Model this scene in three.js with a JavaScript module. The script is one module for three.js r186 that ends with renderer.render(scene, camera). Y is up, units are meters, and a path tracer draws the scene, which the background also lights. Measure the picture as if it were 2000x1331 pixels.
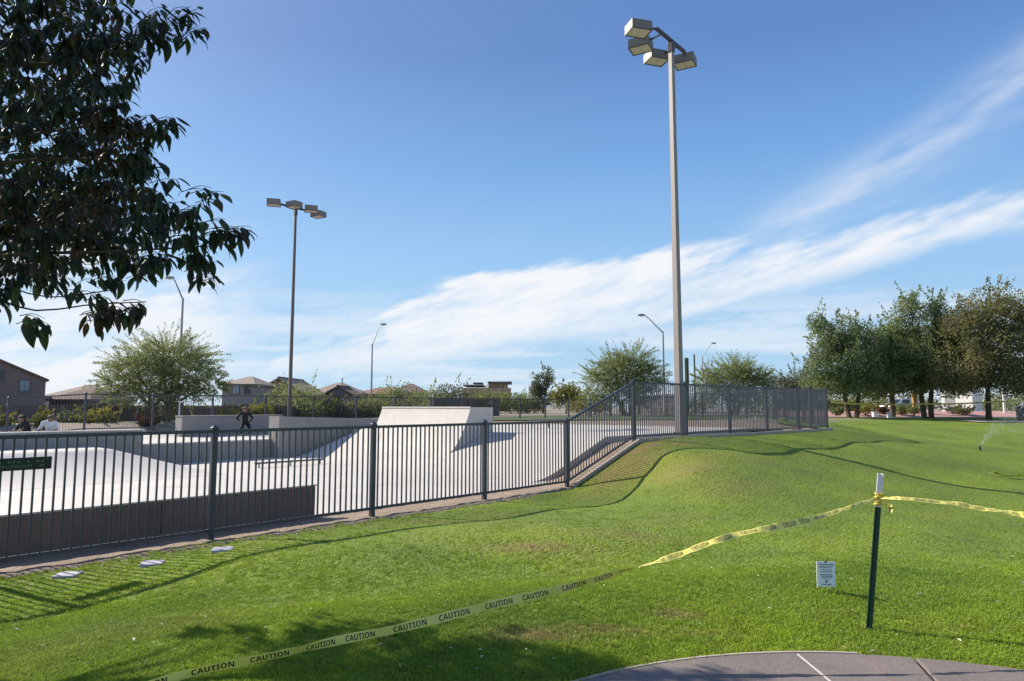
import * as THREE from 'three';
import { mergeGeometries } from 'three/addons/utils/BufferGeometryUtils.js';
import { RoundedBoxGeometry } from 'three/addons/geometries/RoundedBoxGeometry.js';
import { MarchingCubes } from 'three/addons/objects/MarchingCubes.js';
import { ImprovedNoise } from 'three/addons/math/ImprovedNoise.js';

// ------------------------------------------------------------------ camera, sky, sun, exposure
const scene = new THREE.Scene();
const EYE = 1.6, FOCAL = 1333, PITCH = Math.atan(129 / FOCAL);
const camera = new THREE.PerspectiveCamera(2 * Math.atan(665.5 / FOCAL) * 180 / Math.PI, 2000 / 1331, 0.05, 4000);
camera.position.set(0, EYE, 0);
camera.rotation.set(PITCH, 0, 0);
scene.add(camera);
const renderer = new THREE.WebGLRenderer({ antialias: true });
renderer.setSize(1024, 681);
renderer.toneMapping = THREE.LinearToneMapping;
renderer.toneMappingExposure = 1.5;
renderer.shadowMap.enabled = true;

const rad = Math.PI / 180;
const SUN_AZ = -61 * rad, SUN_EL = 32.5 * rad;          // left of straight ahead
const toSun = new THREE.Vector3(Math.sin(SUN_AZ) * Math.cos(SUN_EL), Math.sin(SUN_EL), -Math.cos(SUN_AZ) * Math.cos(SUN_EL));
const sun = new THREE.DirectionalLight(new THREE.Color(1, 0.92, 0.79), 4.8);
sun.position.copy(toSun).multiplyScalar(120).add(new THREE.Vector3(0, 0, -20));
sun.target.position.set(0, 0, -20);
sun.castShadow = true;
sun.shadow.radius = 1;
sun.shadow.mapSize.set(4096, 4096);
Object.assign(sun.shadow.camera, { left: -60, right: 60, top: 50, bottom: -50, near: 1, far: 320 });
scene.add(sun, sun.target);

// a point of the photograph as a direction: X right, Y up, D straight ahead
const CP = Math.cos(PITCH), SP = Math.sin(PITCH);
function ray(px, py) { const a = (px - 1000) / FOCAL, b = (665.5 - py) / FOCAL; return [a, b * CP + SP, CP - b * SP]; }
function atD(px, py, D) { const r = ray(px, py), t = D / r[2]; return [r[0] * t, EYE + r[1] * t, D]; }
function onY(px, py, y) { const r = ray(px, py), t = (y - EYE) / r[1]; return [r[0] * t, y, r[2] * t]; }
const V = (X, Y, D) => new THREE.Vector3(X, Y, -D);
const VA = (p) => V(p[0], p[1], p[2]);

function rng(seed) { let a = seed >>> 0; return () => { a = (a + 0x6D2B79F5) >>> 0; let t = a; t = Math.imul(t ^ (t >>> 15), t | 1); t ^= t + Math.imul(t ^ (t >>> 7), t | 61); return ((t ^ (t >>> 14)) >>> 0) / 4294967296; }; }
const clamp = (x, a = 0, b = 1) => Math.min(b, Math.max(a, x));
const lerp = (a, b, t) => a + (b - a) * t;
const smooth = (a, b, x) => { const t = clamp((x - a) / (b - a)); return t * t * (3 - 2 * t); };
const perlin = new ImprovedNoise();
function fbm(x, y, z, o = 4) { let s = 0, a = 0.5, n = 0; for (let i = 0; i < o; i++) { s += a * perlin.noise(x, y, z); n += a; a *= 0.5; x *= 2.03; y *= 2.03; z *= 2.03; } return s / n; }

// the sky: clear blue with long cirrus bands, computed for every direction
{
  const SKYK = 0.68, W = 4096, H = 2048, data = new Float32Array(W * H * 4);
  const stops = [[0, 0.50, 0.70, 0.86], [5, 0.40, 0.635, 0.86], [12, 0.30, 0.545, 0.86], [20, 0.172, 0.38, 0.745], [28, 0.108, 0.243, 0.565], [45, 0.07, 0.175, 0.46], [90, 0.045, 0.115, 0.34]];
  const azel = (p) => { const r = ray(p[0], p[1]); return [Math.atan2(r[0], r[2]) / rad, Math.atan2(r[1], Math.hypot(r[0], r[2])) / rad]; };
  // the main band: upper and lower edge
  const up = [[300, 724], [500, 702], [600, 672], [750, 640], [800, 578], [850, 566], [1000, 530], [1054, 520], [1216, 478], [1324, 476], [1487, 462], [1649, 440], [1811, 398], [2000, 346], [2300, 268]].map(azel);
  const lo = [[300, 748], [500, 742], [600, 735], [750, 725], [850, 718], [1000, 680], [1054, 672], [1216, 655], [1324, 640], [1487, 588], [1649, 548], [1811, 500], [2000, 450], [2300, 372]].map(azel);
  const st = [[1440, 470], [1580, 392], [1700, 325], [1800, 262], [1900, 188], [2000, 120], [2200, -20]].map(azel);
  const at = (list, a) => { if (a <= list[0][0]) return list[0][1]; for (let i = 1; i < list.length; i++) if (a < list[i][0]) return lerp(list[i - 1][1], list[i][1], (a - list[i - 1][0]) / (list[i][0] - list[i - 1][0])); return list[list.length - 1][1]; };
  for (let j = 0; j < H; j++) {
    const el = ((j + 0.5) / H - 0.5) * 180;
    let k = 0; while (k < stops.length - 2 && el > stops[k + 1][0]) k++;
    const t = clamp((el - stops[k][0]) / (stops[k + 1][0] - stops[k][0]));
    const base = [1, 2, 3].map((c) => lerp(stops[k][c], stops[k + 1][c], t));
    for (let i = 0; i < W; i++) {
      const o = (j * W + i) * 4;
      if (el < 0) { data[o] = 0.16; data[o + 1] = 0.17; data[o + 2] = 0.13; data[o + 3] = 1; continue; }
      const phi = ((i + 0.5) / W - 0.5) * 2 * Math.PI, ce = Math.cos(el * rad), dx = Math.cos(phi) * ce, dy = Math.sin(el * rad), dz = Math.sin(phi) * ce;
      const az = Math.atan2(dx, -dz) / rad;
      let r = base[0], g = base[1], b = base[2];
      const cs = dx * toSun.x + dy * toSun.y + dz * toSun.z, glow = Math.exp(-(1 - cs) * 3.2) * 0.16 + Math.exp(-(1 - cs) * 14) * 0.35;
      r += glow * 0.9; g += glow * 0.92; b += glow * 0.95;
      // streaks run up to the right
      const along = az * 0.94 + el * 0.28, across = el * 0.96 - az * 0.27;
      let c = 0;
      if (el < 62) {
        const n1 = fbm(along * 0.07, across * 0.33, 3.1, 5), n2 = fbm(along * 0.22 + 9, across * 0.95, 7.7, 4), n3 = fbm(along * 0.9 + 3, across * 2.6, 2.7, 4);
        if (az > -40 && az < 60) {
          const hi = at(up, az) + n1 * 3.2 + n2 * 2.2 + n3 * 0.6, lw = at(lo, az) + n1 * 1.3 + n2 * 0.8, soft = lerp(1.4, 3.6, smooth(5, 30, az));
          const m = smooth(lw - 0.5, lw + 1.4, el) * (1 - smooth(hi - soft, hi + 0.7, el));
          c = m * clamp(0.76 + n1 * 0.75 + n2 * 0.5 + n3 * 0.18, 0.08, 0.95) * smooth(-40, -24, az) * (1 - smooth(45, 60, az));
          const d = el - at(st, az), sm = Math.exp(-Math.pow((d + n2 * 1.2) / (d > 0 ? 1.4 : 2.6), 2)) * smooth(16, 23, az) * (1 - smooth(45, 60, az));
          c = Math.max(c, sm * clamp(0.27 + n1 * 0.3 + n2 * 0.35, 0, 0.42));
          const low = smooth(0.3, 0.75, 0.5 + fbm(az * 0.05 + 4, el * 0.7, 1.7, 4) + n3 * 0.2) * (1 - smooth(6, 11, el)) * 1;
          c = Math.max(c, low * 0.5);
        }
        // soft veil on the left, thin cirrus everywhere else
        const veil = smooth(-18, -26, az) * smooth(-95, -60, az) * (1 - smooth(8.5 + n1 * 5, 14.5 + n1 * 5, el));
        c = Math.max(c, veil * clamp(0.6 + n1 * 1.0 + n2 * 0.9 + n3 * 0.4, 0.08, 0.88));
        const rest = smooth(40, 62, Math.abs(az)) * smooth(0.05, 0.5, n1 + 0.1) * (1 - smooth(30, 60, el));
        c = Math.max(c, rest * 0.6);
      }
      const cl = 0.93;
      data[o] = SKYK * lerp(r, cl * 0.985, c); data[o + 1] = SKYK * lerp(g, cl, c); data[o + 2] = SKYK * lerp(b, cl * 1.03, c); data[o + 3] = 1;
    }
  }
  const sky = new THREE.DataTexture(data, W, H, THREE.RGBAFormat, THREE.FloatType);
  sky.mapping = THREE.EquirectangularReflectionMapping;
  sky.magFilter = sky.minFilter = THREE.LinearFilter;
  sky.wrapS = THREE.RepeatWrapping;
  sky.needsUpdate = true;
  scene.background = sky;
  scene.environment = sky;
}

// ------------------------------------------------------------------ helpers
const used = {};
function numbered(n) { const k = (used[n] ?? -1) + 1; used[n] = k; return k ? n + '_' + String(k).padStart(3, '0') : n; }
function tag(o, label, category, group, kind) {
  o.userData.label = label; if (category) o.userData.category = category;
  if (group) o.userData.group = group; if (kind) o.userData.kind = kind; return o;
}
function thing(name, label, category, pos, group) { const o = new THREE.Group(); o.name = numbered(name); if (pos) o.position.copy(pos); scene.add(o); return tag(o, label, category, group); }
function part(parent, name, geo, mat, pos, rot) {
  const m = new THREE.Mesh(geo, mat); m.name = name; m.castShadow = m.receiveShadow = true;
  if (pos) m.position.copy(pos); if (rot) m.rotation.set(...rot);
  parent.add(m); return m;
}
function single(name, geo, mat, label, category, group, pos) { const m = part(scene, numbered(name), geo, mat, pos); return tag(m, label, category, group); }
function struct(name, geo, mat, label) { const m = part(scene, numbered(name), geo, mat); m.userData.kind = 'structure'; if (label) m.userData.label = label; return m; }
function structGroup(name, label) { const o = new THREE.Group(); o.name = numbered(name); o.userData.kind = 'structure'; if (label) o.userData.label = label; scene.add(o); return o; }
function merged(list) {
  const l = list.map((g) => { const q = g.index ? g.toNonIndexed() : g.clone(); for (const k of Object.keys(q.attributes)) if (!['position', 'normal', 'uv'].includes(k)) q.deleteAttribute(k); if (!q.attributes.uv) q.setAttribute('uv', new THREE.BufferAttribute(new Float32Array(q.attributes.position.count * 2), 2)); return q; });
  return mergeGeometries(l);
}
const move = (g, x, y, z) => { g.translate(x, y, z); return g; };
const box = (w, h, d, x = 0, y = 0, z = 0) => move(new THREE.BoxGeometry(w, h, d), x, y, z);
const rbox = (w, h, d, r, x = 0, y = 0, z = 0) => move(new RoundedBoxGeometry(w, h, d, 2, r), x, y, z);
// uv in metres, by the axis each face looks along
function boxUV(g, s = 1) {
  const q = g.index ? g.toNonIndexed() : g, p = q.attributes.position, uv = new Float32Array(p.count * 2);
  const a = new THREE.Vector3(), b = new THREE.Vector3(), c = new THREE.Vector3(), n = new THREE.Vector3();
  for (let i = 0; i < p.count; i += 3) {
    a.fromBufferAttribute(p, i); b.fromBufferAttribute(p, i + 1); c.fromBufferAttribute(p, i + 2);
    n.copy(b).sub(a).cross(c.clone().sub(a));
    const ax = Math.abs(n.x), ay = Math.abs(n.y), az = Math.abs(n.z);
    [a, b, c].forEach((v, k) => { const [x, y] = ay >= ax && ay >= az ? [v.x, v.z] : ax > az ? [v.z, v.y] : [v.x, v.y]; uv[(i + k) * 2] = x * s; uv[(i + k) * 2 + 1] = y * s; });
  }
  q.setAttribute('uv', new THREE.BufferAttribute(uv, 2));
  return q;
}
// a bar of square section between two points
function bar(a, b, w, h = w) {
  const d = b.clone().sub(a), L = d.length(), g = new THREE.BoxGeometry(w, h, L);
  const m = new THREE.Matrix4().lookAt(b, a, Math.abs(d.y) > 0.95 * L ? new THREE.Vector3(1, 0, 0) : new THREE.Vector3(0, 1, 0));
  m.setPosition(a.clone().add(b).multiplyScalar(0.5)); g.applyMatrix4(m); return g;
}
function limb(a, b, ra, rb, seg = 6) {
  const d = b.clone().sub(a), g = new THREE.CylinderGeometry(rb, ra, d.length(), seg, 1);
  g.applyQuaternion(new THREE.Quaternion().setFromUnitVectors(new THREE.Vector3(0, 1, 0), d.clone().normalize()));
  g.translate((a.x + b.x) / 2, (a.y + b.y) / 2, (a.z + b.z) / 2); return g;
}
function tube(points, r0, r1 = r0, seg = 6, n = 12) {
  const c = new THREE.CatmullRomCurve3(points), g = new THREE.TubeGeometry(c, n, 1, seg, false), p = g.attributes.position, q = new THREE.Vector3();
  for (let i = 0; i <= n; i++) { const t = i / n, m = c.getPointAt(t), r = lerp(r0, r1, t); for (let j = 0; j <= seg; j++) { const k = i * (seg + 1) + j; q.fromBufferAttribute(p, k).sub(m).multiplyScalar(r).add(m); p.setXYZ(k, q.x, q.y, q.z); } }
  g.computeVertexNormals(); return g;
}
// computed textures that tile
function tileNoise(seed) {
  const r = rng(seed), T = new Float32Array(65536); for (let i = 0; i < 65536; i++) T[i] = r();
  return (u, v, f) => { const x = u * f, y = v * f, xi = Math.floor(x), yi = Math.floor(y), sx = x - xi, sy = y - yi, h = (a, b) => T[(((a % f) + f) % f) * 251 + (((b % f) + f) % f) * 37 & 65535]; const fx = sx * sx * (3 - 2 * sx), fy = sy * sy * (3 - 2 * sy); return lerp(lerp(h(xi, yi), h(xi + 1, yi), fx), lerp(h(xi, yi + 1), h(xi + 1, yi + 1), fx), fy); };
}
function tex(n, fn, rep = 1, srgb = false) {
  const d = new Uint8Array(n * n * 4);
  for (let j = 0; j < n; j++) for (let i = 0; i < n; i++) { const c = fn(i / n, j / n); for (let k = 0; k < 3; k++) { const l = clamp(Array.isArray(c) ? c[k] : c); d[(j * n + i) * 4 + k] = 255 * (srgb ? (l <= 0.0031308 ? 12.92 * l : 1.055 * Math.pow(l, 1 / 2.4) - 0.055) : l); } d[(j * n + i) * 4 + 3] = 255; }
  const t = new THREE.DataTexture(d, n, n); t.wrapS = t.wrapT = THREE.RepeatWrapping; t.magFilter = THREE.LinearFilter; t.minFilter = THREE.LinearMipmapLinearFilter; t.generateMipmaps = true; t.repeat.set(rep, rep); if (srgb) t.colorSpace = THREE.SRGBColorSpace; t.needsUpdate = true; return t;
}
const lin = (r, g, b) => new THREE.Color().setRGB(r, g, b);
const std = (c, rough = 0.8, more = {}) => new THREE.MeshStandardMaterial({ color: c, roughness: rough, ...more });

// ------------------------------------------------------------------ materials
const tn = tileNoise(5);
const M = {};
{
  const grain = (u, v) => tn(u, v, 4) * 0.34 + tn(u, v, 13) * 0.26 + tn(u, v, 47) * 0.2 + tn(u, v, 160) * 0.2;
  const cBump = tex(512, (u, v) => grain(u, v) * 0.7 + tn(u, v, 251) * 0.3, 0.5);
  const concrete = (c, v1, rep) => tex(512, (u, v) => { const g = grain(u, v), s = smooth(0.60, 0.78, tn(u, v, 9) * 0.6 + tn(u, v, 31) * 0.4), k = 1 + (g - 0.5) * v1 - s * 0.07; return [c[0] * k, c[1] * k, c[2] * k]; }, rep, true);
  const scuffed = (c) => { const r = rng(55), L = []; for (let i = 0; i < 70; i++) L.push([r(), r(), r() * 3.14, 0.02 + r() * 0.09, 0.0015 + r() * 0.003, 0.08 + r() * 0.2]); const S = []; for (let i = 0; i < 26; i++) S.push([r(), r(), 0.01 + r() * 0.035, 0.05 + r() * 0.12]); return tex(1024, (u, v) => { let k = 1 + (grain(u, v) - 0.5) * 0.26; for (const [x, y, a, l, w, d] of L) { const dx = u - x, dy = v - y, p = dx * Math.cos(a) + dy * Math.sin(a), q = Math.abs(-dx * Math.sin(a) + dy * Math.cos(a) + p * p * 2); if (Math.abs(p) < l && q < w) k -= d * (1 - q / w) * (tn(u, v, 160) * 0.8 + 0.2); } for (const [x, y, s, d] of S) { const e = Math.hypot(u - x, v - y) / s + tn(u, v, 47) * 0.7; if (e < 1) k -= d * (tn(u, v, 120) * 0.6 + 0.4); } return [c[0] * k, c[1] * k, c[2] * k]; }, 0.16, true); };
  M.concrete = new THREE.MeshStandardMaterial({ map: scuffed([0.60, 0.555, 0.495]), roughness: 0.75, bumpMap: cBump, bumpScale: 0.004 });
  M.concreteShaded = new THREE.MeshStandardMaterial({ map: concrete([0.31, 0.283, 0.258], 0.34, 0.3), roughness: 0.85, bumpMap: cBump, bumpScale: 0.004 });  // same concrete, darkened so the colour carries the shade on upright faces
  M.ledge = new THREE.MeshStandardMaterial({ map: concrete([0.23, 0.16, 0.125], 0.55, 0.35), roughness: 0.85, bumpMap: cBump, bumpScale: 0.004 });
  M.pad = new THREE.MeshStandardMaterial({ map: tex(512, (u, v) => { const p = tn(u, v, 120), k = 0.75 + grain(u, v) * 0.5 + (p > 0.82 ? 0.22 : p < 0.14 ? -0.22 : 0); return [0.2 * k, 0.163 * k, 0.143 * k]; }, 0.8, true), roughness: 0.9, bumpMap: cBump, bumpScale: 0.003 });
  M.kerb = new THREE.MeshStandardMaterial({ map: concrete([0.50, 0.40, 0.33], 0.35, 1.2), roughness: 0.9, bumpMap: cBump, bumpScale: 0.004 });
  M.stucco = (r, g, b) => new THREE.MeshStandardMaterial({ map: concrete([r, g, b], 0.14, 0.4), roughness: 0.95 });
  const dirt = tex(512, (u, v) => { const g = grain(u, v), p = tn(u, v, 120), k = 0.6 + g * 0.8; const st = p > 0.8 ? 1.5 : p < 0.15 ? 0.6 : 1; return [0.34 * k * st, 0.255 * k * st, 0.185 * k * st]; }, 0.9, true);
  M.dirt = new THREE.MeshStandardMaterial({ map: dirt, roughness: 1, bumpMap: tex(512, (u, v) => tn(u, v, 47) * 0.5 + tn(u, v, 120) * 0.5, 0.9), bumpScale: 0.025 });
  M.ground = new THREE.MeshStandardMaterial({ map: tex(512, (u, v) => { const k = 0.7 + grain(u, v) * 0.6; return [0.33 * k, 0.27 * k, 0.205 * k]; }, 0.07, true), roughness: 1 });
  M.pink = new THREE.MeshStandardMaterial({ map: tex(256, (u, v) => { const k = 0.65 + grain(u, v) * 0.7; return [0.46 * k, 0.255 * k, 0.225 * k]; }, 0.5, true), roughness: 1 });
  M.asphalt = std(lin(0.06, 0.06, 0.062), 0.95);
  M.fence = std(lin(0.048, 0.057, 0.075), 0.38);
  M.fenceFar = std(lin(0.02, 0.021, 0.024), 0.6);
  M.pole = std(lin(0.30, 0.26, 0.235), 0.5, { metalness: 0.1 });
  M.poleDark = std(lin(0.13, 0.115, 0.105), 0.5, { metalness: 0.1 });
  M.arm = std(lin(0.055, 0.055, 0.07), 0.55);
  M.head = std(lin(0.20, 0.185, 0.165), 0.5);
  M.lens = new THREE.MeshPhysicalMaterial({ color: lin(0.50, 0.49, 0.40), roughness: 0.28, clearcoat: 0.6, clearcoatRoughness: 0.12, map: tex(64, (u, v) => 0.8 + 0.25 * tn(u, v, 16) - (Math.abs(u - 0.5) < 0.06 ? 0.15 : 0)) });
  M.galv = std(lin(0.34, 0.34, 0.33), 0.5, { metalness: 0.3 });
  M.bark = new THREE.MeshStandardMaterial({ map: tex(256, (u, v) => { const k = 0.5 + tn(u, v, 8) * 0.4 + tn(u * 4 % 1, v, 32) * 0.5; return [0.12 * k, 0.09 * k, 0.065 * k]; }, 2, true), roughness: 1, bumpMap: tex(256, (u, v) => tn(u * 3 % 1, v, 24), 2), bumpScale: 0.02 });
  M.barkPale = std(lin(0.15, 0.14, 0.085), 0.95);
  M.steel = std(lin(0.16, 0.16, 0.17), 0.35, { metalness: 0.7 });
  M.white = std(lin(0.78, 0.77, 0.74), 0.7);
  M.tape = null;
}
const leafMat = (t, rough = 0.75) => new THREE.MeshPhysicalMaterial({ vertexColors: true, color: 0xffffff, roughness: rough, transmission: t, thickness: 0, side: THREE.DoubleSide, specularIntensity: 0.5 });
const FOLIAGE = leafMat(0.5, 0.9);

// ------------------------------------------------------------------ the skate park's own axes: u along the near fence (away to the right), v across the park (away to the left)
const OX = 0.849, OD = 17.405, UX = 0.65695, UD = 0.75394;
const W = (u, v, h) => V(OX + u * UX - v * UD, h, OD + u * UD + v * UX);
const UVof = (X, D) => [(X - OX) * UX + (D - OD) * UD, -(X - OX) * UD + (D - OD) * UX];
function onV(px, py, v) { const r = ray(px, py), dv = -r[0] * UD + r[2] * UX, v0 = -(0 - OX) * UD + (0 - OD) * UX, t = (v - v0) / dv; const X = r[0] * t, D = r[2] * t, q = UVof(X, D); return { u: q[0], v, h: EYE + r[1] * t, X, D }; }
const YAW = Math.atan2(UD, UX);        // turns local x onto u (and local -z onto v)
function parkBox(u0, u1, v0, v1, h0, h1, m, bev = 0.012) { // a block in park axes as geometry in the world
  const g = bev ? new RoundedBoxGeometry(u1 - u0, h1 - h0, v1 - v0, 1, bev) : new THREE.BoxGeometry(u1 - u0, h1 - h0, v1 - v0);
  const q = boxUV(g); q.translate((u0 + u1) / 2, (h0 + h1) / 2, -(v0 + v1) / 2); return toPark(q);
}
function toPark(q) { q.rotateY(YAW); q.translate(OX, 0, -OD); return q; }
// a profile [[u,h]...] pushed along v
function parkProfile(pts, v0, v1) {
  const s = new THREE.Shape(pts.map((p) => new THREE.Vector2(p[0], p[1])));
  const g = new THREE.ExtrudeGeometry(s, { depth: v1 - v0, bevelEnabled: false, curveSegments: 1 }); g.translate(0, 0, -v1);
  const q = boxUV(g); return toPark(q);
}

// ------------------------------------------------------------------ the lie of the lawn, from the shadows that cross it
const LEVEL = [
  [-4.15, 5.74, -.19], [-3.87, 6.07, -.19], [-3.55, 6.51, -.17], [-3.11, 7.15, -.11], [-2.79, 7.64, -.06], [-2.3, 8.26, -.04], [-1.67, 8.93, -.05], [-.73, 9.95, -.09], [.06, 10.78, -.12], [1.05, 11.89, -.14], [2.22, 13.19, -.15], [2.64, 14.04, 0], [3, 14.85, .21],
  [3.38, 15.21, .49], [3.91, 15.49, .62], [4.65, 15.68, .61], [5.26, 15.76, .54], [6.25, 15.95, .34], [7.44, 17.29, .36], [8.67, 18.55, .39], [10.2, 20.2, .47], [12.12, 22.04, .46], [13.99, 23.54, .32],
  [5.6, 18.81, .77], [6.24, 18.46, .74], [6.97, 18.05, .59], [7.82, 17.58, .39], [8.82, 17.02, .14], [9.76, 16.51, -.11], [10.64, 16.02, -.28], [11.47, 15.56, -.36],
  [-7.66, 5.4, -.2], [-5.88, 7.44, -.2], [-4.1, 9.48, -.2], [-2.32, 11.52, -.2], [-.54, 13.56, -.2], [1.24, 15.6, -.2], [3.05, 17.2, .74], [2.15, 16.4, .27], [6.51, 20.52, .745], [9.97, 23.84, .745], [11.7, 25.5, .745], [13.4, 33, .85],
  [2.54, 5.08, 0], [2.99, 4.87, 0], [3.39, 4.69, 0], [.54, 4.17, 0], [1.84, 4.63, 0], [0, 0, 0], [-2, 1, 0], [3, 2, 0], [0, -6, 0], [-9, -4, -.1], [9, -4, 0], [-6.5, 1.5, -.12], [-3.2, 4.0, 0],
  [-2.6, 5.15, .04], [-1.3, 5.4, .08], [0, 5.75, .09], [1.1, 6.1, .08], [2.5, 6.5, .03], [-2.0, 6.0, -.09], [-.9, 6.6, -.13], [.4, 7.2, -.14], [1.4, 7.6, -.14], [2.6, 7.8, -.16],
  [.6, 8.6, -.02], [1.8, 9.3, -.02], [2.4, 11, -.1], [3.5, 13.6, .33], [4.6, 13.8, .34], [3.4, 12.2, .06], [4.6, 12.2, .08], [4.2, 10.6, -.05], [6, 13, -.02], [4, 8, -.12], [6, 9, -.2], [8.5, 13.5, -.3], [8, 10, -.28], [7, 6, -.08],
  [14, 19, -.3], [16.6, 24, .04], [20, 30, .32], [14, 30, .66], [22, 44, .86], [17, 44, .86], [33, 44, .86], [40, 36, .7], [26, 22, -.2], [20, 12, -.4], [15, 5, -.2], [30, 8, -.1], [12.6, 29, .78],
];
const TPS = (() => {
  const S = 10, n = LEVEL.length, N = n + 3, A = Array.from({ length: N }, () => new Float64Array(N + 1));
  const k = (r2) => r2 > 1e-12 ? r2 * Math.log(r2) * 0.5 : 0;
  for (let i = 0; i < n; i++) { const [x, d, h] = LEVEL[i]; for (let j = 0; j < n; j++) A[i][j] = k(((x - LEVEL[j][0]) ** 2 + (d - LEVEL[j][1]) ** 2) / (S * S)); A[i][i] += 4e-4; A[i][n] = A[n][i] = 1; A[i][n + 1] = A[n + 1][i] = x / S; A[i][n + 2] = A[n + 2][i] = d / S; A[i][N] = h; }
  for (let c = 0; c < N; c++) { let p = c; for (let r = c + 1; r < N; r++) if (Math.abs(A[r][c]) > Math.abs(A[p][c])) p = r; [A[c], A[p]] = [A[p], A[c]]; for (let r = 0; r < N; r++) if (r !== c) { const f = A[r][c] / A[c][c]; if (f) for (let q = c; q <= N; q++) A[r][q] -= f * A[c][q]; } }
  const w = A.map((r, i) => r[N] / r[i]);
  return (x, d) => { let s = w[n] + w[n + 1] * x / S + w[n + 2] * d / S; for (let j = 0; j < n; j++) s += w[j] * k(((x - LEVEL[j][0]) ** 2 + (d - LEVEL[j][1]) ** 2) / (S * S)); return s; };
})();
const lawnH = (X, D) => clamp(TPS(X, D), -0.7, 0.95) + perlin.noise(X * 1.1, D * 1.1, 2.2) * 0.012 + perlin.noise(X * 0.5, D * 0.5, 8.2) * 0.03;

// where the grass is dry or bare
const DRY = [[2.75, 15.5, 0.9, 0.9, 0.95], [3.1, 16.5, 0.6, 0.6, 1], [3.5, 14.2, 0.75, 1.1, 0.55], [2.2, 15.2, 0.5, 0.9, 0.7], [4.1, 16.4, 0.7, 0.5, 0.5], [3.9, 12.6, 1.0, 0.8, 0.3], [0.35, 8.3, 0.8, 0.14, 0.85], [1.45, 8.9, 0.6, 0.25, 0.6], [-1.1, 10.2, 1.0, 0.25, 0.5], [-0.2, 11.3, 0.6, 0.2, 0.4], [0.16, 4.75, 0.32, 0.09, 0.9], [1.25, 5.25, 0.2, 0.07, 0.7], [1.3, 4.9, 0.3, 0.05, 0.4], [0.6, 4.9, 0.4, 0.08, 0.5], [5.5, 15.0, 1.4, 0.8, 0.2], [1.9, 14.4, 0.5, 0.8, 0.4]];
function dryness(X, D) { let s = 0; for (const [x, d, rx, rd, a] of DRY) { const e = ((X - x) / rx) ** 2 + ((D - d) / rd) ** 2; if (e < 6) s = Math.max(s, a * Math.exp(-e * 0.9)); } const n = fbm(X * 0.9, D * 0.9, 5.5, 4); s = s * (0.75 + n * 1.4) + Math.max(0, fbm(X * 0.35, D * 0.35, 1.5, 3) - 0.12) * 0.5; return clamp(s); }
function grassColor(X, D, k = 1) {
  const dry = dryness(X, D), n = fbm(X * 0.5, D * 0.5, 9.1, 3), m = fbm(X * 2.6, D * 2.6, 3.4, 3);
  const a = 1 + n * 0.38 + m * 0.22;
  return [k * lerp(0.162 * a + n * 0.03, 0.25, dry), k * lerp(0.232 * a, 0.175, dry), k * lerp(0.016, 0.065, dry)];
}

// ------------------------------------------------------------------ ground, lawn, park ground
function ruled(A, B, n, qs, h, col) {      // a sheet between two polylines of [X, D], rows at the given shares
  const at = (L, s) => { const f = s * (L.length - 1), i = Math.min(L.length - 2, Math.floor(f)); return [lerp(L[i][0], L[i + 1][0], f - i), lerp(L[i][1], L[i + 1][1], f - i)]; };
  const pos = [], uv = [], c = [], idx = [];
  for (const q of qs) for (let i = 0; i <= n; i++) { const a = at(A, i / n), b = at(B, i / n), X = lerp(a[0], b[0], q), D = lerp(a[1], b[1], q); pos.push(X, h(X, D, q, i / n), -D); uv.push(X, D); if (col) c.push(...col(X, D)); }
  for (let j = 0; j < qs.length - 1; j++) for (let i = 0; i < n; i++) { const p = j * (n + 1) + i; idx.push(p, p + n + 1, p + 1, p + 1, p + n + 1, p + n + 2); }
  const g = new THREE.BufferGeometry(); g.setAttribute('position', new THREE.Float32BufferAttribute(pos, 3)); g.setAttribute('uv', new THREE.Float32BufferAttribute(uv, 2)); if (col) g.setAttribute('color', new THREE.Float32BufferAttribute(c, 3)); g.setIndex(idx); g.computeVertexNormals();
  if (g.attributes.normal.getY(Math.floor(g.attributes.normal.count / 2)) < 0) { for (let k = 0; k < idx.length; k += 3) [idx[k], idx[k + 1]] = [idx[k + 1], idx[k]]; g.setIndex(idx); g.computeVertexNormals(); }
  return g;
}
const FAR = 0.83;
{ // one sheet to the horizon, low under the lawn and the park
  const xs = [-1800, -900, -400, -200, -120, -80], ds = [-1500, -500, -150, -60]; for (let x = -60; x <= 60; x += 3) xs.push(x); xs.push(80, 120, 200, 400, 900, 1800); for (let d = -40; d <= 90; d += 3) ds.push(d); ds.push(110, 150, 220, 400, 900, 2500);
  const pos = [], uv = [], idx = [];
  const hgt = (X, D) => { const [u, v] = UVof(X, D); const park = smooth(24, 19.8, v) * smooth(-6, -3, v + 1.5) * smooth(24, 18, u) * smooth(-30, -24, u); const low = Math.max(park, smooth(43, 39, D) * smooth(-12, -9, X) * (v < 0 ? 1 : 0)); return lerp(FAR, -1.1, low) - (D < -20 ? 0.9 * smooth(-20, -40, D) * (1 - low) : 0); };
  for (const d of ds) for (const x of xs) { pos.push(x, hgt(x, d), -d); uv.push(x, d); }
  const n = xs.length; for (let j = 0; j < ds.length - 1; j++) for (let i = 0; i < n - 1; i++) { const p = j * n + i; idx.push(p, p + 1, p + n, p + 1, p + n + 1, p + n); }
  const g = new THREE.BufferGeometry(); g.setAttribute('position', new THREE.Float32BufferAttribute(pos, 3)); g.setAttribute('uv', new THREE.Float32BufferAttribute(uv, 2)); g.setIndex(idx); g.computeVertexNormals();
  struct('ground', g, M.ground, 'tan bare desert ground running out to the horizon');
}
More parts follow.
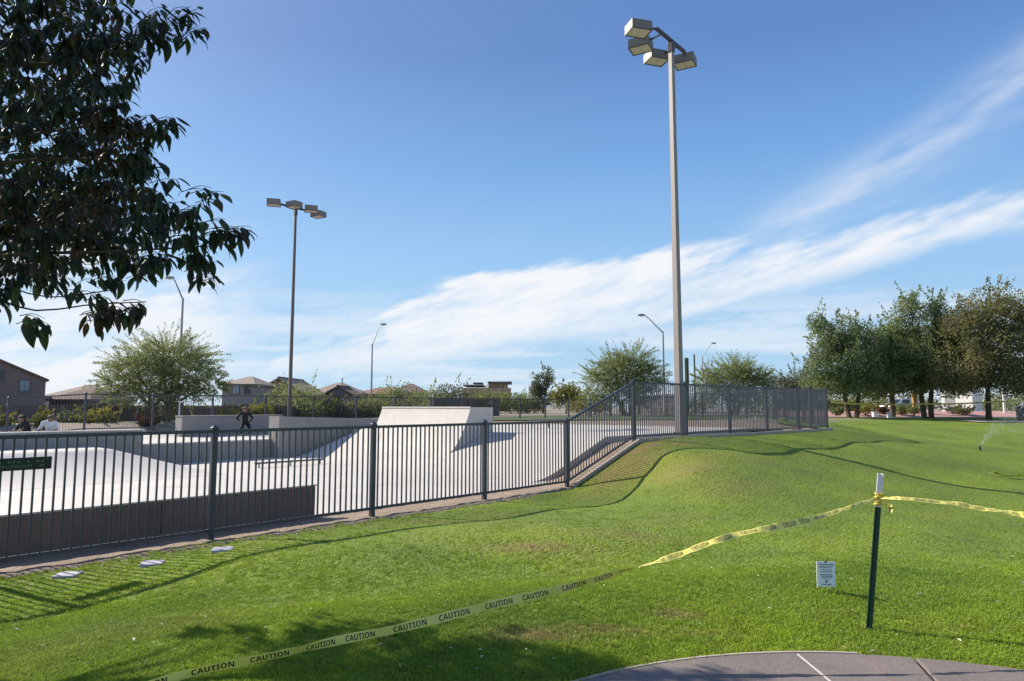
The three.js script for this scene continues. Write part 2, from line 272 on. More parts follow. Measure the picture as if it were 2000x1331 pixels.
// the near fence's line
const FL = []; for (let k = -3; k <= 3; k++) FL.push([1.24 - (3 - k) * 1.78, 15.6 - (3 - k) * 2.04, -0.2]);
const FU = []; for (let k = 0; k <= 5; k++) FU.push([3.05 + k * 1.73, 17.2 + k * 1.66, 0.745]);
const FENCE = [...FL, ...FU];
const fenceH = (X, D) => { let best = 1e9, h = 0; for (let i = 0; i < FENCE.length - 1; i++) { const a = FENCE[i], b = FENCE[i + 1], dx = b[0] - a[0], dd = b[1] - a[1], t = clamp(((X - a[0]) * dx + (D - a[1]) * dd) / (dx * dx + dd * dd)), e = (X - a[0] - t * dx) ** 2 + (D - a[1] - t * dd) ** 2; if (e < best) { best = e; h = lerp(a[2], b[2], t); } } return h; };
const NX = UD, ND = -UX;                     // towards the lawn, square to the fence
const CORNER = [11.7, 25.5], BACK = [13.85, 36];
const edge = []; for (let k = 0; k <= 40; k++) { const a = FENCE[0], t = k / 40; edge.push([lerp(a[0] - 8, a[0], t) + NX * 0.3, lerp(a[1] - 9.2, a[1], t) + ND * 0.17]); }
const LAWN_IN = [], LAWN_OUT = [];
{
  const path = [[FENCE[0][0] - 7, FENCE[0][1] - 8], ...FENCE.map((p) => [p[0], p[1]])].map((p, i) => [p[0] + NX * (i > 6 ? 0.2 : 0.33), p[1] + ND * (i > 6 ? 0.2 : 0.33)]);
  path.push([CORNER[0] + 0.35, CORNER[1] + 0.2], [BACK[0] + 0.25, BACK[1]], [15.5, 44.5]);
  const out = [[-14, -9], [-9, -12], [-4, -14], [0, -15], [4, -15], [9, -14], [14, -12], [19, -9], [24, -5], [28, 0], [32, 6], [36, 14], [40, 20], [43, 26], [45, 32], [45, 38], [44, 44.5]];
  // resample so that both run side by side
  const len = (L) => { const s = [0]; for (let i = 1; i < L.length; i++) s.push(s[i - 1] + Math.hypot(L[i][0] - L[i - 1][0], L[i][1] - L[i - 1][1])); return s; };
  const re = (L, n, o) => { const s = len(L), T = s[s.length - 1]; for (let i = 0; i <= n; i++) { const d = T * i / n; let k = 0; while (k < L.length - 2 && s[k + 1] < d) k++; const t = clamp((d - s[k]) / (s[k + 1] - s[k])); o.push([lerp(L[k][0], L[k + 1][0], t), lerp(L[k][1], L[k + 1][1], t)]); } };
  re(path, 300, LAWN_IN); re(out, 300, LAWN_OUT);
  const qs = []; for (let i = 0; i <= 150; i++) qs.push(Math.pow(i / 150, 1.5));
  const grassTex = tex(512, (u, v) => { const k = 0.5 + tn(u, v, 7) * 0.16 + tn(u, v, 29) * 0.22 + tn(u, v, 90) * 0.3 + tn(u, v, 230) * 0.32; return [k, k, k * 0.9]; }, 0.45);
  const g = ruled(LAWN_IN, LAWN_OUT, 300, qs, (X, D, q) => lerp(fenceH(X, D) - 0.02, lawnH(X, D), smooth(0, 0.02, q)), (X, D) => grassColor(X, D));
  const lm = new THREE.MeshStandardMaterial({ vertexColors: true, map: grassTex, roughness: 1, bumpMap: tex(512, (u, v) => tn(u, v, 60) * 0.5 + tn(u, v, 200) * 0.5, 0.45), bumpScale: 0.03 });
  struct('lawn', g, lm, 'green rolling lawn in front of the picket fence');
}
const lawnAt = (X, D) => lawnH(X, D);
function inLawn(X, D, m = 0.3) {            // on the camera's side of the fence
  if (D > 44) return false;
  const [, v] = UVof(X, D);
  for (let i = 0; i < FENCE.length - 1; i++) { const a = FENCE[i], b = FENCE[i + 1]; const dx = b[0] - a[0], dd = b[1] - a[1], t = ((X - a[0]) * dx + (D - a[1]) * dd) / (dx * dx + dd * dd); if (t > -0.05 && t < 1.05) { const s = ((X - a[0]) * dd - (D - a[1]) * dx) / Math.hypot(dx, dd); if (s < (b[2] > 0 ? 0.22 : 0.35)) return false; } }
  if (D > CORNER[1] - 0.5 && X < CORNER[0] + 0.4 + (D - CORNER[1]) * 0.21) return false;
  return v < -1.2;
}
// dirt between the fence and the slabs, climbing with the fence
const bankH = (u) => { if (u < -0.7) return -0.25; if (u > 2.75) return 0.75; const t = (u + 0.7) / 3.45; return -0.25 + (t < 0.35 ? 0.857 * t * t : 0.105 + (t - 0.35) * 0.6 + (t - 0.35) * 0.0) * 1.0 * 2.013; };
{
  const A = [], B = [];
  for (let i = 0; i <= 120; i++) { const f = i / 120 * (FENCE.length - 1), k = Math.min(FENCE.length - 2, Math.floor(f)), t = f - k; const wd = 0.6 - 0.28 * smooth(5, 6, f), p = [lerp(FENCE[k][0], FENCE[k + 1][0], t) + NX * wd, lerp(FENCE[k][1], FENCE[k + 1][1], t) + ND * wd]; A.push(p); const [u] = UVof(p[0], p[1]); const q = W(u + 0.25, lerp(-0.5, 0.04, smooth(-1.2, 0, u + 0.25)), 0); B.push([q.x, -q.z]); }
  const g = ruled(A, B, 240, [0, 0.15, 0.3, 0.45, 0.6, 0.75, 0.9, 1], (X, D, q) => { const [u] = UVof(X, D); return lerp(fenceH(X, D), Math.max(-0.27, bankH(u) - 0.17), smooth(0.25, 1, q)) - 0.16 * (1 - smooth(0, 0.13, q)) + perlin.noise(X * 5, D * 5, 1) * 0.02 + perlin.noise(X * 14, D * 14, 4) * 0.012; });
  struct('dirt_strip', g, M.dirt, 'brown dirt strip running under the picket fence');
}
{ // pale kerb under the sloping and upper fence
  const K = structGroup('mow_kerb', 'pale concrete kerb along the foot of the raised fence');
  const pts = [FL[FL.length - 1], ...FU]; 
  for (let i = 0; i < pts.length - 1; i++) { const a = pts[i], b = pts[i + 1]; part(K, 'kerb_piece', boxUV(bar(V(a[0] + NX * 0.16, a[2] + 0.0, a[1] + ND * 0.16), V(b[0] + NX * 0.16, b[2] + 0.0, b[1] + ND * 0.16), 0.075, 0.13)), M.kerb); }
}

// ------------------------------------------------------------------ the skate park
{
  const F = structGroup('skatepark_floor', 'pale concrete floor of the sunken skate park');
  const us = [-15, -11.4, -8, -4.6, -1.2, 2.9], vs = [-0.57, 2.5, 5.8, 9.1, 12.4];
  for (let i = 0; i < us.length - 1; i++) for (let j = 0; j < vs.length - 1; j++) part(F, 'concrete_slab', parkBox(us[i] + 0.003, us[i + 1] - 0.003, vs[j] + 0.003, vs[j + 1] - 0.003, -0.42, -0.25), M.concrete);
  // raised plaza to the right and platform behind
  const P = structGroup('raised_plaza', 'pale concrete plaza above the bank');
  const pu = [2.75, 6.2, 9.7, 13.2], pv = [0.0, 3.2, 6.8, 10.6, 14.4];
  { const q = (u, v) => { const w = W(u, v, 0); return [w.x, -w.z]; }; struct('plaza_ground', ruled([[2.76, 0.02], [8, 0.02], [12.9, -0.2], [13.7, -2.3], [18, 0.2], [22.3, 2.6], [28, 10], [33.3, 17]].map((a) => q(...a)), [[2.76, 19.4], [7, 20], [11, 20], [15, 20], [20, 20], [25, 20], [30, 20], [33.2, 20]].map((a) => q(...a)), 60, [0, 0.25, 0.5, 0.75, 1], (X, D) => 0.742 + 0.09 * smooth(30, 45, D)), M.dirt, 'tan gravel ground of the raised plaza'); }
  for (let i = 0; i < 3; i++) for (let j = 0; j < 4; j++) part(P, 'concrete_slab', parkBox(pu[i] + 0.003, pu[i + 1] - 0.003, pv[j] + 0.003, pv[j + 1] - 0.003, 0.5, 0.75), M.concrete);
  const B = structGroup('rear_platform', 'concrete platform at the back of the skate park');
  const bu = [-15, -11, -7, -3, 1, 5]; for (let i = 0; i < 5; i++) part(B, 'concrete_slab', parkBox(bu[i] + 0.003, bu[i + 1] - 0.003, 12.42, 19.4, -0.3, 0.37), M.concreteShaded);
  for (let i = 0; i < 5; i++) part(B, 'platform_top', parkBox(bu[i] + 0.004, bu[i + 1] - 0.004, 12.40, 19.4, 0.372, 0.42, null, 0.006), M.concrete);  // paler top layer: sunlit tone put into the colour above darkened sides
}
{ // the wide bank
  const pts = []; for (let i = 0; i <= 16; i++) { const u = -0.7 + 3.45 * i / 16; pts.push([u, bankH(u) + (i === 0 ? 0.004 : 0)]); } pts.push([2.75, -0.4], [-0.7, -0.4]);
  const b = thing('concrete_bank', 'broad sunlit concrete bank rising from the floor to the plaza', 'skate ramp');
  const vs = [0.0, 3.6, 7.4, 11.3]; for (let i = 0; i < 3; i++) part(b, 'bank_section', parkProfile(pts, vs[i] + 0.003, vs[i + 1] - 0.003), M.concrete);
}
{ // quarter pipe standing on the bank
  const uA = 0.75, uC = 2.0, top = 1.575, h0 = bankH(uA) + 0.004, pts = [];
  for (let i = 0; i <= 14; i++) { const t = i / 14; pts.push([uA + (uC - uA) * Math.pow(t, 0.78), h0 + (top - h0) * (0.25 * t + 0.75 * Math.pow(t, 1.9))]); }
  pts.push([3.05, top], [3.05, 0.4], [uA, -0.1]);
  const q = thing('quarter_pipe', 'tall white concrete quarter pipe with a flat top on the bank', 'skate ramp');
  part(q, 'ramp', parkProfile(pts, 4.62, 9.1), M.concrete);
  const c = limb(W(uC - 0.01, 4.62, top - 0.012), W(uC - 0.01, 9.1, top - 0.012), 0.03, 0.03, 10); part(q, 'coping', c, M.concrete);
}
{ // long low ledge by the fence
  const l = thing('long_ledge', 'long low concrete ledge with dark shaded side behind the near fence', 'ledge');
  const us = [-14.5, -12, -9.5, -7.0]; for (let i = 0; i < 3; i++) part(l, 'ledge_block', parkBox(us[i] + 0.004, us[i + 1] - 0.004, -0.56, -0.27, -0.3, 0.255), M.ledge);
  part(l, 'ledge_cap', parkBox(-14.5, -6.985, -0.57, -0.26, 0.257, 0.285, null, 0.008), M.concrete);
}
{ // parapet on the left, hubba block in the middle, ledge at the back
  const w = thing('parapet_wall', 'dark shaded concrete parapet wall with a thin bright top on the left', 'wall');
  part(w, 'wall', parkBox(-15, -4.95, 12.3, 12.62, -0.3, 0.84), M.concreteShaded); part(w, 'cap', parkBox(-15, -4.93, 12.28, 12.66, 0.842, 0.885, null, 0.008), M.concrete);  // darkened wall, pale cap: shaded face and lit top set by colour
  const h = thing('hubba_block', 'tall shaded concrete block with one white end behind the bank', 'skate obstacle');
  const s = new THREE.Shape([[-0.45, -0.3], [4.4, -0.3], [4.4, 1.08], [-0.05, 1.22], [-0.45, 1.24]].map((p) => new THREE.Vector2(...p)));
  const g = new THREE.ExtrudeGeometry(s, { depth: 0.7, bevelEnabled: true, bevelSize: 0.01, bevelThickness: 0.01, bevelSegments: 1 }); g.translate(0, 0, -12.62); part(h, 'block', toPark(boxUV(g)), M.concreteShaded);
  const l = thing('back_ledge', 'long grey concrete ledge on the rear platform under the tree', 'ledge');
  part(l, 'block', parkBox(-1.95, 2.4, 16.5, 17.1, 0.4, 1.2), M.concreteShaded); part(l, 'cap', parkBox(-1.97, 2.42, 16.48, 17.12, 1.202, 1.24, null, 0.008), M.concreteShaded);
  const b = thing('sitting_bench', 'plain low concrete sitting block behind the parapet wall', 'bench');
  part(b, 'seat', parkBox(-9, -5.9, 14.9, 15.4, 0.54, 0.62), M.concreteShaded); for (const u of [-8.6, -7.45, -6.3]) part(b, 'leg', parkBox(u - 0.15, u + 0.15, 14.95, 15.35, 0.42, 0.54), M.concreteShaded);
}
{ // bank on the left that faces the camera, with a sloping right end
  const nu = 30, nv = 30, pos = [], idx = [], uvs = [], u0 = -15, u1 = -4.5, v0 = 7.6, v1 = 12.29;
  const hh = (u, v) => { const t = clamp((v - v0) / (10.6 - v0)), a = 0.66 * (0.2 * t + 0.8 * Math.pow(t, 2.0)), b = clamp((-4.55 - u) / 1.9) * 0.66; return -0.246 + Math.min(a, b); };
  for (let j = 0; j <= nv; j++) for (let i = 0; i <= nu; i++) { const u = i < 6 ? lerp(u0, -7, i / 6) : lerp(-7, u1, (i - 6) / (nu - 6)), v = lerp(v0, v1, j / nv), p = W(u, v, hh(u, v)); pos.push(p.x, p.y, p.z); uvs.push(u, v); }
  for (let j = 0; j < nv; j++) for (let i = 0; i < nu; i++) { const p = j * (nu + 1) + i; idx.push(p, p + 1, p + nu + 1, p + 1, p + nu + 2, p + nu + 1); }
  // closed below so that it is a solid
  const g = new THREE.BufferGeometry(); g.setAttribute('position', new THREE.Float32BufferAttribute(pos, 3)); g.setAttribute('uv', new THREE.Float32BufferAttribute(uvs, 2)); g.setIndex(idx); g.computeVertexNormals();
  const b = thing('concrete_bank', 'grey concrete bank on the left sloping up to a white deck', 'skate ramp'); part(b, 'bank', g, M.concrete);
}
function grindRail(label, a, b, h, r = 0.03) {
  const t = thing('grind_rail', label, 'grind rail'); const d = b.clone().sub(a), up = new THREE.Vector3(0, h, 0);
  part(t, 'rail', limb(a.clone().add(up), b.clone().add(up), r, r, 10), M.steel);
  for (const s of [0.06, 0.5, 0.94]) { const p = a.clone().addScaledVector(d, s); part(t, 'leg', limb(p, p.clone().add(up), r * 0.8, r * 0.8, 8), M.steel); }
}
grindRail('low dark steel rail lying across the white floor below the bank', W(-3.1, 8.7, -0.25), W(-0.75, 8.6, -0.25), 0.14);
grindRail('dark steel rail on the plaza just right of the quarter pipe', W(7.6, 6.8, 0.75), W(9.0, 6.0, 0.75), 0.3);

// ------------------------------------------------------------------ fences
const UPV = new THREE.Vector3(0, 1, 0);
const picketG = new THREE.BoxGeometry(0.021, 1.36, 0.021), thinG = new THREE.BoxGeometry(0.010, 1.36, 0.010), postG = merged([rbox(0.075, 1.52, 0.075, 0.006, 0, 0.72, 0), rbox(0.092, 0.03, 0.092, 0.006, 0, 1.5, 0), move(new THREE.ConeGeometry(0.055, 0.045, 4).rotateY(Math.PI / 4), 0, 1.535, 0)]);
const bracketG = rbox(0.05, 0.05, 0.09, 0.006);
function picketRun(t, pts, { post = true, single: one = true, n = 26, bottom = 0.12, top = 1.46 } = {}) {
  pts.forEach((a, i) => {
    if (post) { const p = part(t, 'post', postG, M.fence, V(a[0], a[2], a[1])); const b = pts[i + 1] ?? pts[i - 1]; p.rotation.y = Math.atan2(b[1] - a[1], b[0] - a[0]); }
    const b = pts[i + 1]; if (!b) return;
    const A = V(a[0], a[2], a[1]), B = V(b[0], b[2], b[1]), yaw = Math.atan2(b[1] - a[1], b[0] - a[0]);
    for (const [h, w, d] of [[top, 0.052, 0.046], [top - 0.14, 0, 0], [bottom, 0.04, 0.042]]) if (w) part(t, 'rail', bar(A.clone().setY(A.y + h), B.clone().setY(B.y + h), w, d), M.fence);
    const list = [];
    for (let k = 1; k < n; k++) { const p = A.clone().lerp(B, k / n).add(new THREE.Vector3(0, bottom + 0.665, 0)); if (one) part(t, 'picket', picketG, M.fence, p, [0, yaw, 0]); else { const g = thinG.clone(); g.rotateY(yaw); g.translate(p.x, p.y, p.z); list.push(g); } }
    if (!one) { const m = part(t, 'picket_row', merged(list), M.fence); m.userData.kind = 'stuff'; }
  });
}
{
  const t = thing('picket_fence', 'dark metal picket fence stepping up along the lawn edge in the foreground', 'fence');
  picketRun(t, FENCE.slice(1));
  const r = thing('picket_fence', 'metal picket fence running back from the corner of the raised foreground fence', 'fence');
  const R = []; for (let k = 0; k <= 4; k++) R.push([lerp(CORNER[0], BACK[0], k / 4), lerp(CORNER[1], BACK[1], k / 4), lerp(0.745, 0.98, k / 4)]);
  R[0][0] += 0.03; R[0][1] += 0.1; picketRun(r, R, { single: false });
  const q = thing('picket_fence', 'distant metal picket fence closing the far right side of the plaza', 'fence');
  const Q = []; for (let k = 0; k <= 7; k++) Q.push([lerp(BACK[0] - 0.1, 10, k / 7), lerp(BACK[1] + 0.12, 54, k / 7), 0.98]); picketRun(q, Q, { single: false });
  const f = thing('picket_fence', 'dark picket fence along the far side of the skate park before the houses', 'fence');
  const Fp = []; for (let k = -4; k <= 15; k++) Fp.push([26.6 * (-0.6227 + 0.0642 * k), 26.6 * (1 + 0.0656 * k), k < 0 ? 0.42 : 0.62]); picketRun(f, Fp, { single: false, n: 24 });
}
{ // sign on the near fence: dark green plate with two faint lines of print
  const c = document.createElement('canvas'); c.width = 512; c.height = 140; const x = c.getContext('2d'); x.fillStyle = '#0d1f1a'; x.fillRect(0, 0, 512, 140); x.strokeStyle = '#31463d'; x.lineWidth = 3; x.strokeRect(6, 6, 500, 128);
  x.fillStyle = '#4c6a5c'; const r = rng(8); for (const [y, n, h] of [[28, 11, 30], [78, 17, 34]]) for (let i = 0; i < n; i++) { const w = 420 / n; if (r() < 0.15) continue; x.fillRect(48 + i * w, y + r() * 3, w * (0.3 + r() * 0.35), h); if (r() < 0.6) x.fillRect(48 + i * w, y + (r() < 0.5 ? 2 : h - 8), w * 0.7, 7); }
  const tx = new THREE.CanvasTexture(c); tx.colorSpace = THREE.SRGBColorSpace;
  const p = onV(37, 907, -1.62), a = V(p.X, p.h, p.D);
  const s = thing('fence_sign', 'dark green sign plate fixed to the foreground fence at the left edge', 'sign', a); s.rotation.y = YAW;
  part(s, 'plate', rbox(0.62, 0.14, 0.012, 0.004), std(lin(0.006, 0.014, 0.011), 0.5), new THREE.Vector3(0, 0, 0));
  part(s, 'print', new THREE.PlaneGeometry(0.60, 0.13), new THREE.MeshStandardMaterial({ map: tx, roughness: 0.5 }), new THREE.Vector3(0, 0, 0.0105));
  for (const sx of [-0.26, 0.26]) part(s, 'bolt', move(new THREE.CylinderGeometry(0.008, 0.008, 0.01, 8).rotateX(Math.PI / 2), sx, 0.045, 0.012), M.steel);
}

// ------------------------------------------------------------------ floodlight poles
function floodPole(label, base, topPx, side, r0, r1, pm = M.pole) {
  const t = thing('floodlight_pole', label, 'floodlight', V(base[0], base[1], base[2])); t.rotation.y = YAW;
  const H = topPx - base[1];
  const pg = new THREE.CylinderGeometry(r1 * 1.3, r0 * 1.3, H, 4, 1); pg.rotateY(Math.PI / 4); pg.translate(0, H / 2, 0); const nf = pg.toNonIndexed(); nf.computeVertexNormals();
  part(t, 'pole', nf, pm).rotation.y = side > 0 ? -0.21 : -0.3;
  part(t, 'base_plate', rbox(0.36, 0.03, 0.36, 0.008, 0, 0.015, 0), M.poleDark);
  part(t, 'base_cover', merged([rbox(0.27, 0.1, 0.27, 0.01, 0, 0.08, 0)]), M.poleDark);
  part(t, 'pole_cap', rbox(r1 * 2.4, 0.34, r1 * 2.4, 0.01, 0, H + 0.0, 0), M.arm);
  const ya = H + 0.2;
  part(t, 'crossarm', rbox(1.75, 0.09, 0.09, 0.01, 0, ya, 0), M.arm);
  part(t, 'arm_stem', rbox(0.1, 0.22, 0.1, 0.01, 0, H + 0.1, 0), M.arm);
  const heads = [[-1.36, 0.3, 33], [-0.52, 0.72, 77], [0.42, 0.72, 31], [1.2, 0.16, 77]];
  for (const [hx, hv, turn] of heads) {
    const g = new THREE.Group(); g.position.set(hx, ya - 0.1, -hv * side); g.rotation.set(0, (side > 0 ? -turn : -turn + 180) * rad, 0); g.name = 'lamp_head';
    const w = 0.62, d = 0.5, h = 0.27;
    const shell = merged([box(w, 0.02, d, 0, h / 2 - 0.01, 0), box(w, h - 0.02, 0.02, 0, -0.01, d / 2 - 0.01), box(w, h - 0.02, 0.02, 0, -0.01, -d / 2 + 0.01), box(0.02, h - 0.02, d - 0.04, w / 2 - 0.01, -0.01, 0), box(0.02, h - 0.02, d - 0.04, -w / 2 + 0.01, -0.01, 0)]);
    const m = new THREE.Mesh(shell, M.head); m.name = 'lamp_head'; m.position.copy(g.position); m.rotation.copy(g.rotation); m.castShadow = m.receiveShadow = true; t.add(m);
    part(m, 'lens', box(w - 0.05, 0.012, d - 0.05, 0, -h / 2 + 0.012, 0), M.lens);
    part(m, 'lens_frame', merged([box(w + 0.012, 0.02, 0.03, 0, -h / 2 + 0.002, d / 2 - 0.01), box(w + 0.012, 0.02, 0.03, 0, -h / 2 + 0.002, -d / 2 + 0.01), box(0.03, 0.02, d - 0.05, w / 2 - 0.01, -h / 2 + 0.002, 0), box(0.03, 0.02, d - 0.05, -w / 2 + 0.01, -h / 2 + 0.002, 0)]), M.arm);
    const ax = clamp(hx, -0.8, 0.8); part(t, 'bracket', bar(new THREE.Vector3(ax, ya, 0), new THREE.Vector3(hx, ya - 0.06, -hv * side * 0.75), 0.045), M.arm);
  }
  return t;
}
floodPole('tall near floodlight pole with four lamp boxes standing behind the raised fence', [4.72, 0.76, 19.3], atD(1309, 92, 19.3)[1], 1, 0.1, 0.066);
floodPole('slimmer distant floodlight pole with four lamp boxes behind the skate park', [atD(565, 800, 33.3)[0], 0.7, 33.3], atD(573, 414, 33.3)[1], -1, 0.085, 0.06, M.poleDark);

// street lights along the road
function streetLight(label, px, pyTop, armPx, armPy, D) {
  const b = atD(px, pyTop, D), a = atD(armPx, armPy, D), H = b[1] - FAR;
  const t = thing('street_light', label, 'street light', V(b[0], FAR, D), 'street lights beyond the skate park');
  part(t, 'pole', move(new THREE.CylinderGeometry(0.07, 0.11, H, 10), 0, H / 2, 0), M.galv);
  const A = new THREE.Vector3(0, H - 0.1, 0), E = new THREE.Vector3(a[0] - b[0], a[1] - FAR, 0);
  part(t, 'arm', tube([A, A.clone().lerp(E, 0.4).add(new THREE.Vector3(0, 0.05, 0)), A.clone().lerp(E, 0.8).add(new THREE.Vector3(0, 0.1, 0)), E], 0.06, 0.04, 6), M.galv);
  const s = Math.sign(E.x); const h = part(t, 'lamp_head', new THREE.SphereGeometry(0.2, 12, 8).scale(1.9, 0.55, 0.9), M.galv, E.clone().add(new THREE.Vector3(s * 0.25, 0.02, 0)));
  part(h, 'lens', new THREE.SphereGeometry(0.14, 10, 6).scale(1.4, 0.6, 1), M.lens, new THREE.Vector3(0, -0.07, 0));
  part(t, 'base_cover', move(new THREE.CylinderGeometry(0.16, 0.2, 0.3, 10), 0, 0.15, 0), M.galv);
}
streetLight('grey street light over the round tree on the left', 357, 583, 337, 543, 50);
streetLight('grey street light with its arm to the right, between the poles', 727, 672, 744, 634, 72);
streetLight('grey street light with its arm to the left, beside the tall pole', 1295, 648, 1258, 616, 62);
streetLight('smallest street light, far off right of the tall pole', 1372, 697, 1391, 671, 95);

// ------------------------------------------------------------------ trees and shrubs
// leaves: small folded blades as one mesh, with gaps carved by noise
class Leaves {
  constructor(seed) { this.p = []; this.n = []; this.c = []; this.r = rng(seed); }
  add(P, size, wide, col, dir) {
    const r = this.r, d = dir ? dir.clone() : new THREE.Vector3(r() - 0.5, r() - 0.5, r() - 0.5); d.x += (r() - 0.5) * 0.7; d.y += (r() - 0.5) * 0.7; d.z += (r() - 0.5) * 0.7; d.normalize();
    const s = new THREE.Vector3(r() - 0.5, r() - 0.5, r() - 0.5).cross(d).normalize(), L = size * (0.7 + r() * 0.6), w = L * wide;
    const n = new THREE.Vector3().crossVectors(d, s);
    const a = P, b = P.clone().addScaledVector(d, L * 0.5).addScaledVector(s, w).addScaledVector(n, w * 0.3), c = P.clone().addScaledVector(d, L), e = P.clone().addScaledVector(d, L * 0.5).addScaledVector(s, -w).addScaledVector(n, w * 0.3);
    const k = 0.75 + r() * 0.5;
    for (const [x, y, z] of [[a, b, c], [a, c, e]]) { const m = new THREE.Vector3().crossVectors(y.clone().sub(x), z.clone().sub(x)).normalize(); for (const q of [x, y, z]) { this.p.push(q.x, q.y, q.z); this.n.push(m.x, m.y, m.z); this.c.push(col[0] * k, col[1] * k, col[2] * k); } }
  }
  geo() { const g = new THREE.BufferGeometry(); g.setAttribute('position', new THREE.Float32BufferAttribute(this.p, 3)); g.setAttribute('normal', new THREE.Float32BufferAttribute(this.n, 3)); g.setAttribute('color', new THREE.Float32BufferAttribute(this.c, 3)); return g; }
}
const mixc = (a, b, t) => a.map((x, i) => lerp(x, b[i], t));
// blobs: [x, y, z, rx, ry, rz] about the tree's base
function crown(seed, blobs, n, size, wide, cols, { gap = 0.0, freq = 0.9, shoots = 0, shootLen = 0.8, shootUp = 0.8, shootN = 40, spray = 0, sprayN = 30, droop = 0.5 } = {}) {
  const L = new Leaves(seed), r = L.r, vol = blobs.map((b) => Math.pow(b[3] * b[4] * b[5], 0.75)), T = vol.reduce((a, b) => a + b, 0);
  const pick = () => { let k = r() * T, i = 0; while (i < blobs.length - 1 && (k -= vol[i]) > 0) i++; return blobs[i]; };
  const unit = () => { const a = r() * 2 * Math.PI, y = r() * 2 - 1, s = Math.sqrt(1 - y * y); return new THREE.Vector3(Math.cos(a) * s, y, Math.sin(a) * s); };
  const col = (P) => mixc(cols[0], cols[1], clamp(0.5 + fbm(P.x * 0.8, P.y * 0.8, P.z * 0.8 + seed, 2) * 1.6 + (r() - 0.5) * 0.5));
  let guard = 0, made = 0;
  while (made < n && guard++ < n * 6) {
    const b = pick(), d = unit(), q = Math.pow(r(), 0.42), P = new THREE.Vector3(b[0] + d.x * b[3] * q, b[1] + d.y * b[4] * q, b[2] + d.z * b[5] * q);
    if (fbm(P.x * freq, P.y * freq, P.z * freq + seed * 1.7, 3) < gap + (q - 0.8) * 0.25) continue;
    L.add(P, size, wide, col(P)); made++;
  }
  for (let i = 0; i < shoots; i++) { // leafy shoots that break the outline
    const b = pick(), d = unit(); d.y = Math.abs(d.y) * 0.9 + 0.1 * (r() - 0.3); d.normalize(); const P = new THREE.Vector3(b[0] + d.x * b[3] * 0.85, b[1] + d.y * b[4] * 0.85, b[2] + d.z * b[5] * 0.85), D = d.clone().add(new THREE.Vector3((r() - 0.5) * 0.5, shootUp * r(), (r() - 0.5) * 0.5)).normalize(), len = shootLen * (0.4 + r());
    for (let k = 0; k < shootN; k++) { const t = r(), w = (1 - t * 0.75) * 0.16 * shootLen; const Q = P.clone().addScaledVector(D, len * t).add(new THREE.Vector3((r() - 0.5) * 2 * w, (r() - 0.5) * 2 * w, (r() - 0.5) * 2 * w)); L.add(Q, size, wide, col(Q), D); }
  }
  for (let i = 0; i < spray; i++) { // thin arching twigs
    const b = pick(), d = unit(); d.y = d.y * 0.6 + 0.25; d.normalize(); const q0 = 0.35 + r() * 0.4; let P = new THREE.Vector3(b[0] + d.x * b[3] * q0, b[1] + d.y * b[4] * q0, b[2] + d.z * b[5] * q0); const D = d.clone(), step = (b[3] + b[4] + b[5]) / 3 * (0.55 + r() * 0.35) / sprayN; const cc = col(P);
    for (let k = 0; k < sprayN; k++) { P = P.clone().addScaledVector(D, step); D.y -= droop / sprayN; D.x += (r() - 0.5) * 0.08; D.z += (r() - 0.5) * 0.08; D.normalize(); for (let m = 0; m < 2; m++) L.add(P.clone().add(new THREE.Vector3((r() - 0.5) * 0.06, (r() - 0.5) * 0.06, (r() - 0.5) * 0.06)), size, wide, cc, D.clone().add(unit().multiplyScalar(0.8))); }
  }
  return L.geo();
}
function trunkGeo(seed, blobs, h0, r0, stems = 1, spread = 0.3) {
  const r = rng(seed), out = [];
  for (let s = 0; s < stems; s++) {
    const a = s / stems * 2 * Math.PI + r(), base = new THREE.Vector3(stems > 1 ? Math.cos(a) * r0 * 1.2 : 0, -0.15, stems > 1 ? Math.sin(a) * r0 * 1.2 : 0), fork = new THREE.Vector3(Math.cos(a) * spread * (stems > 1 ? 1 : 0.2), h0, Math.sin(a) * spread * (stems > 1 ? 1 : 0.2));
    out.push(tube([base, base.clone().lerp(fork, 0.5).add(new THREE.Vector3((r() - 0.5) * r0, 0, (r() - 0.5) * r0)), fork], r0 * 1.15, r0 * 0.75, 8, 8));
    blobs.forEach((b, i) => { if (stems > 1 && i % stems !== s) return; const e = new THREE.Vector3(b[0], b[1], b[2]), m = fork.clone().lerp(e, 0.5).add(new THREE.Vector3((r() - 0.5) * 0.3, 0.15, (r() - 0.5) * 0.3)); out.push(tube([fork, m, e], r0 * 0.6, r0 * 0.14, 6, 8)); for (let k = 0; k < 3; k++) out.push(tube([m, m.clone().lerp(e, 0.5), new THREE.Vector3(b[0] + (r() - 0.5) * b[3] * 1.5, b[1] + (r() - 0.2) * b[4], b[2] + (r() - 0.5) * b[5] * 1.5)], r0 * 0.22, r0 * 0.05, 5, 5)); });
  }
  return merged(out);
}
function tree(name, label, cat, group, px, D, baseY, seed, blobs0, h0, r0, cr, bark = M.bark, stems = 1, spread = 0.3) {
  const fat = group === OAK ? 1.16 : 1, blobs = blobs0.map((b) => [b[0] * fat, b[1], b[2], b[3] * fat, b[4] * (fat > 1 ? 1.08 : 1), b[5] * fat]), X = atD(px, 794, D)[0], t = thing(name, label, cat, V(X, baseY, D), group);
  part(t, 'trunk', trunkGeo(seed + 7, blobs, h0, r0, stems, spread), bark);
  const c = part(t, 'crown', crown(seed, blobs, ...cr), FOLIAGE); c.userData.kind = 'stuff'; return t;
}
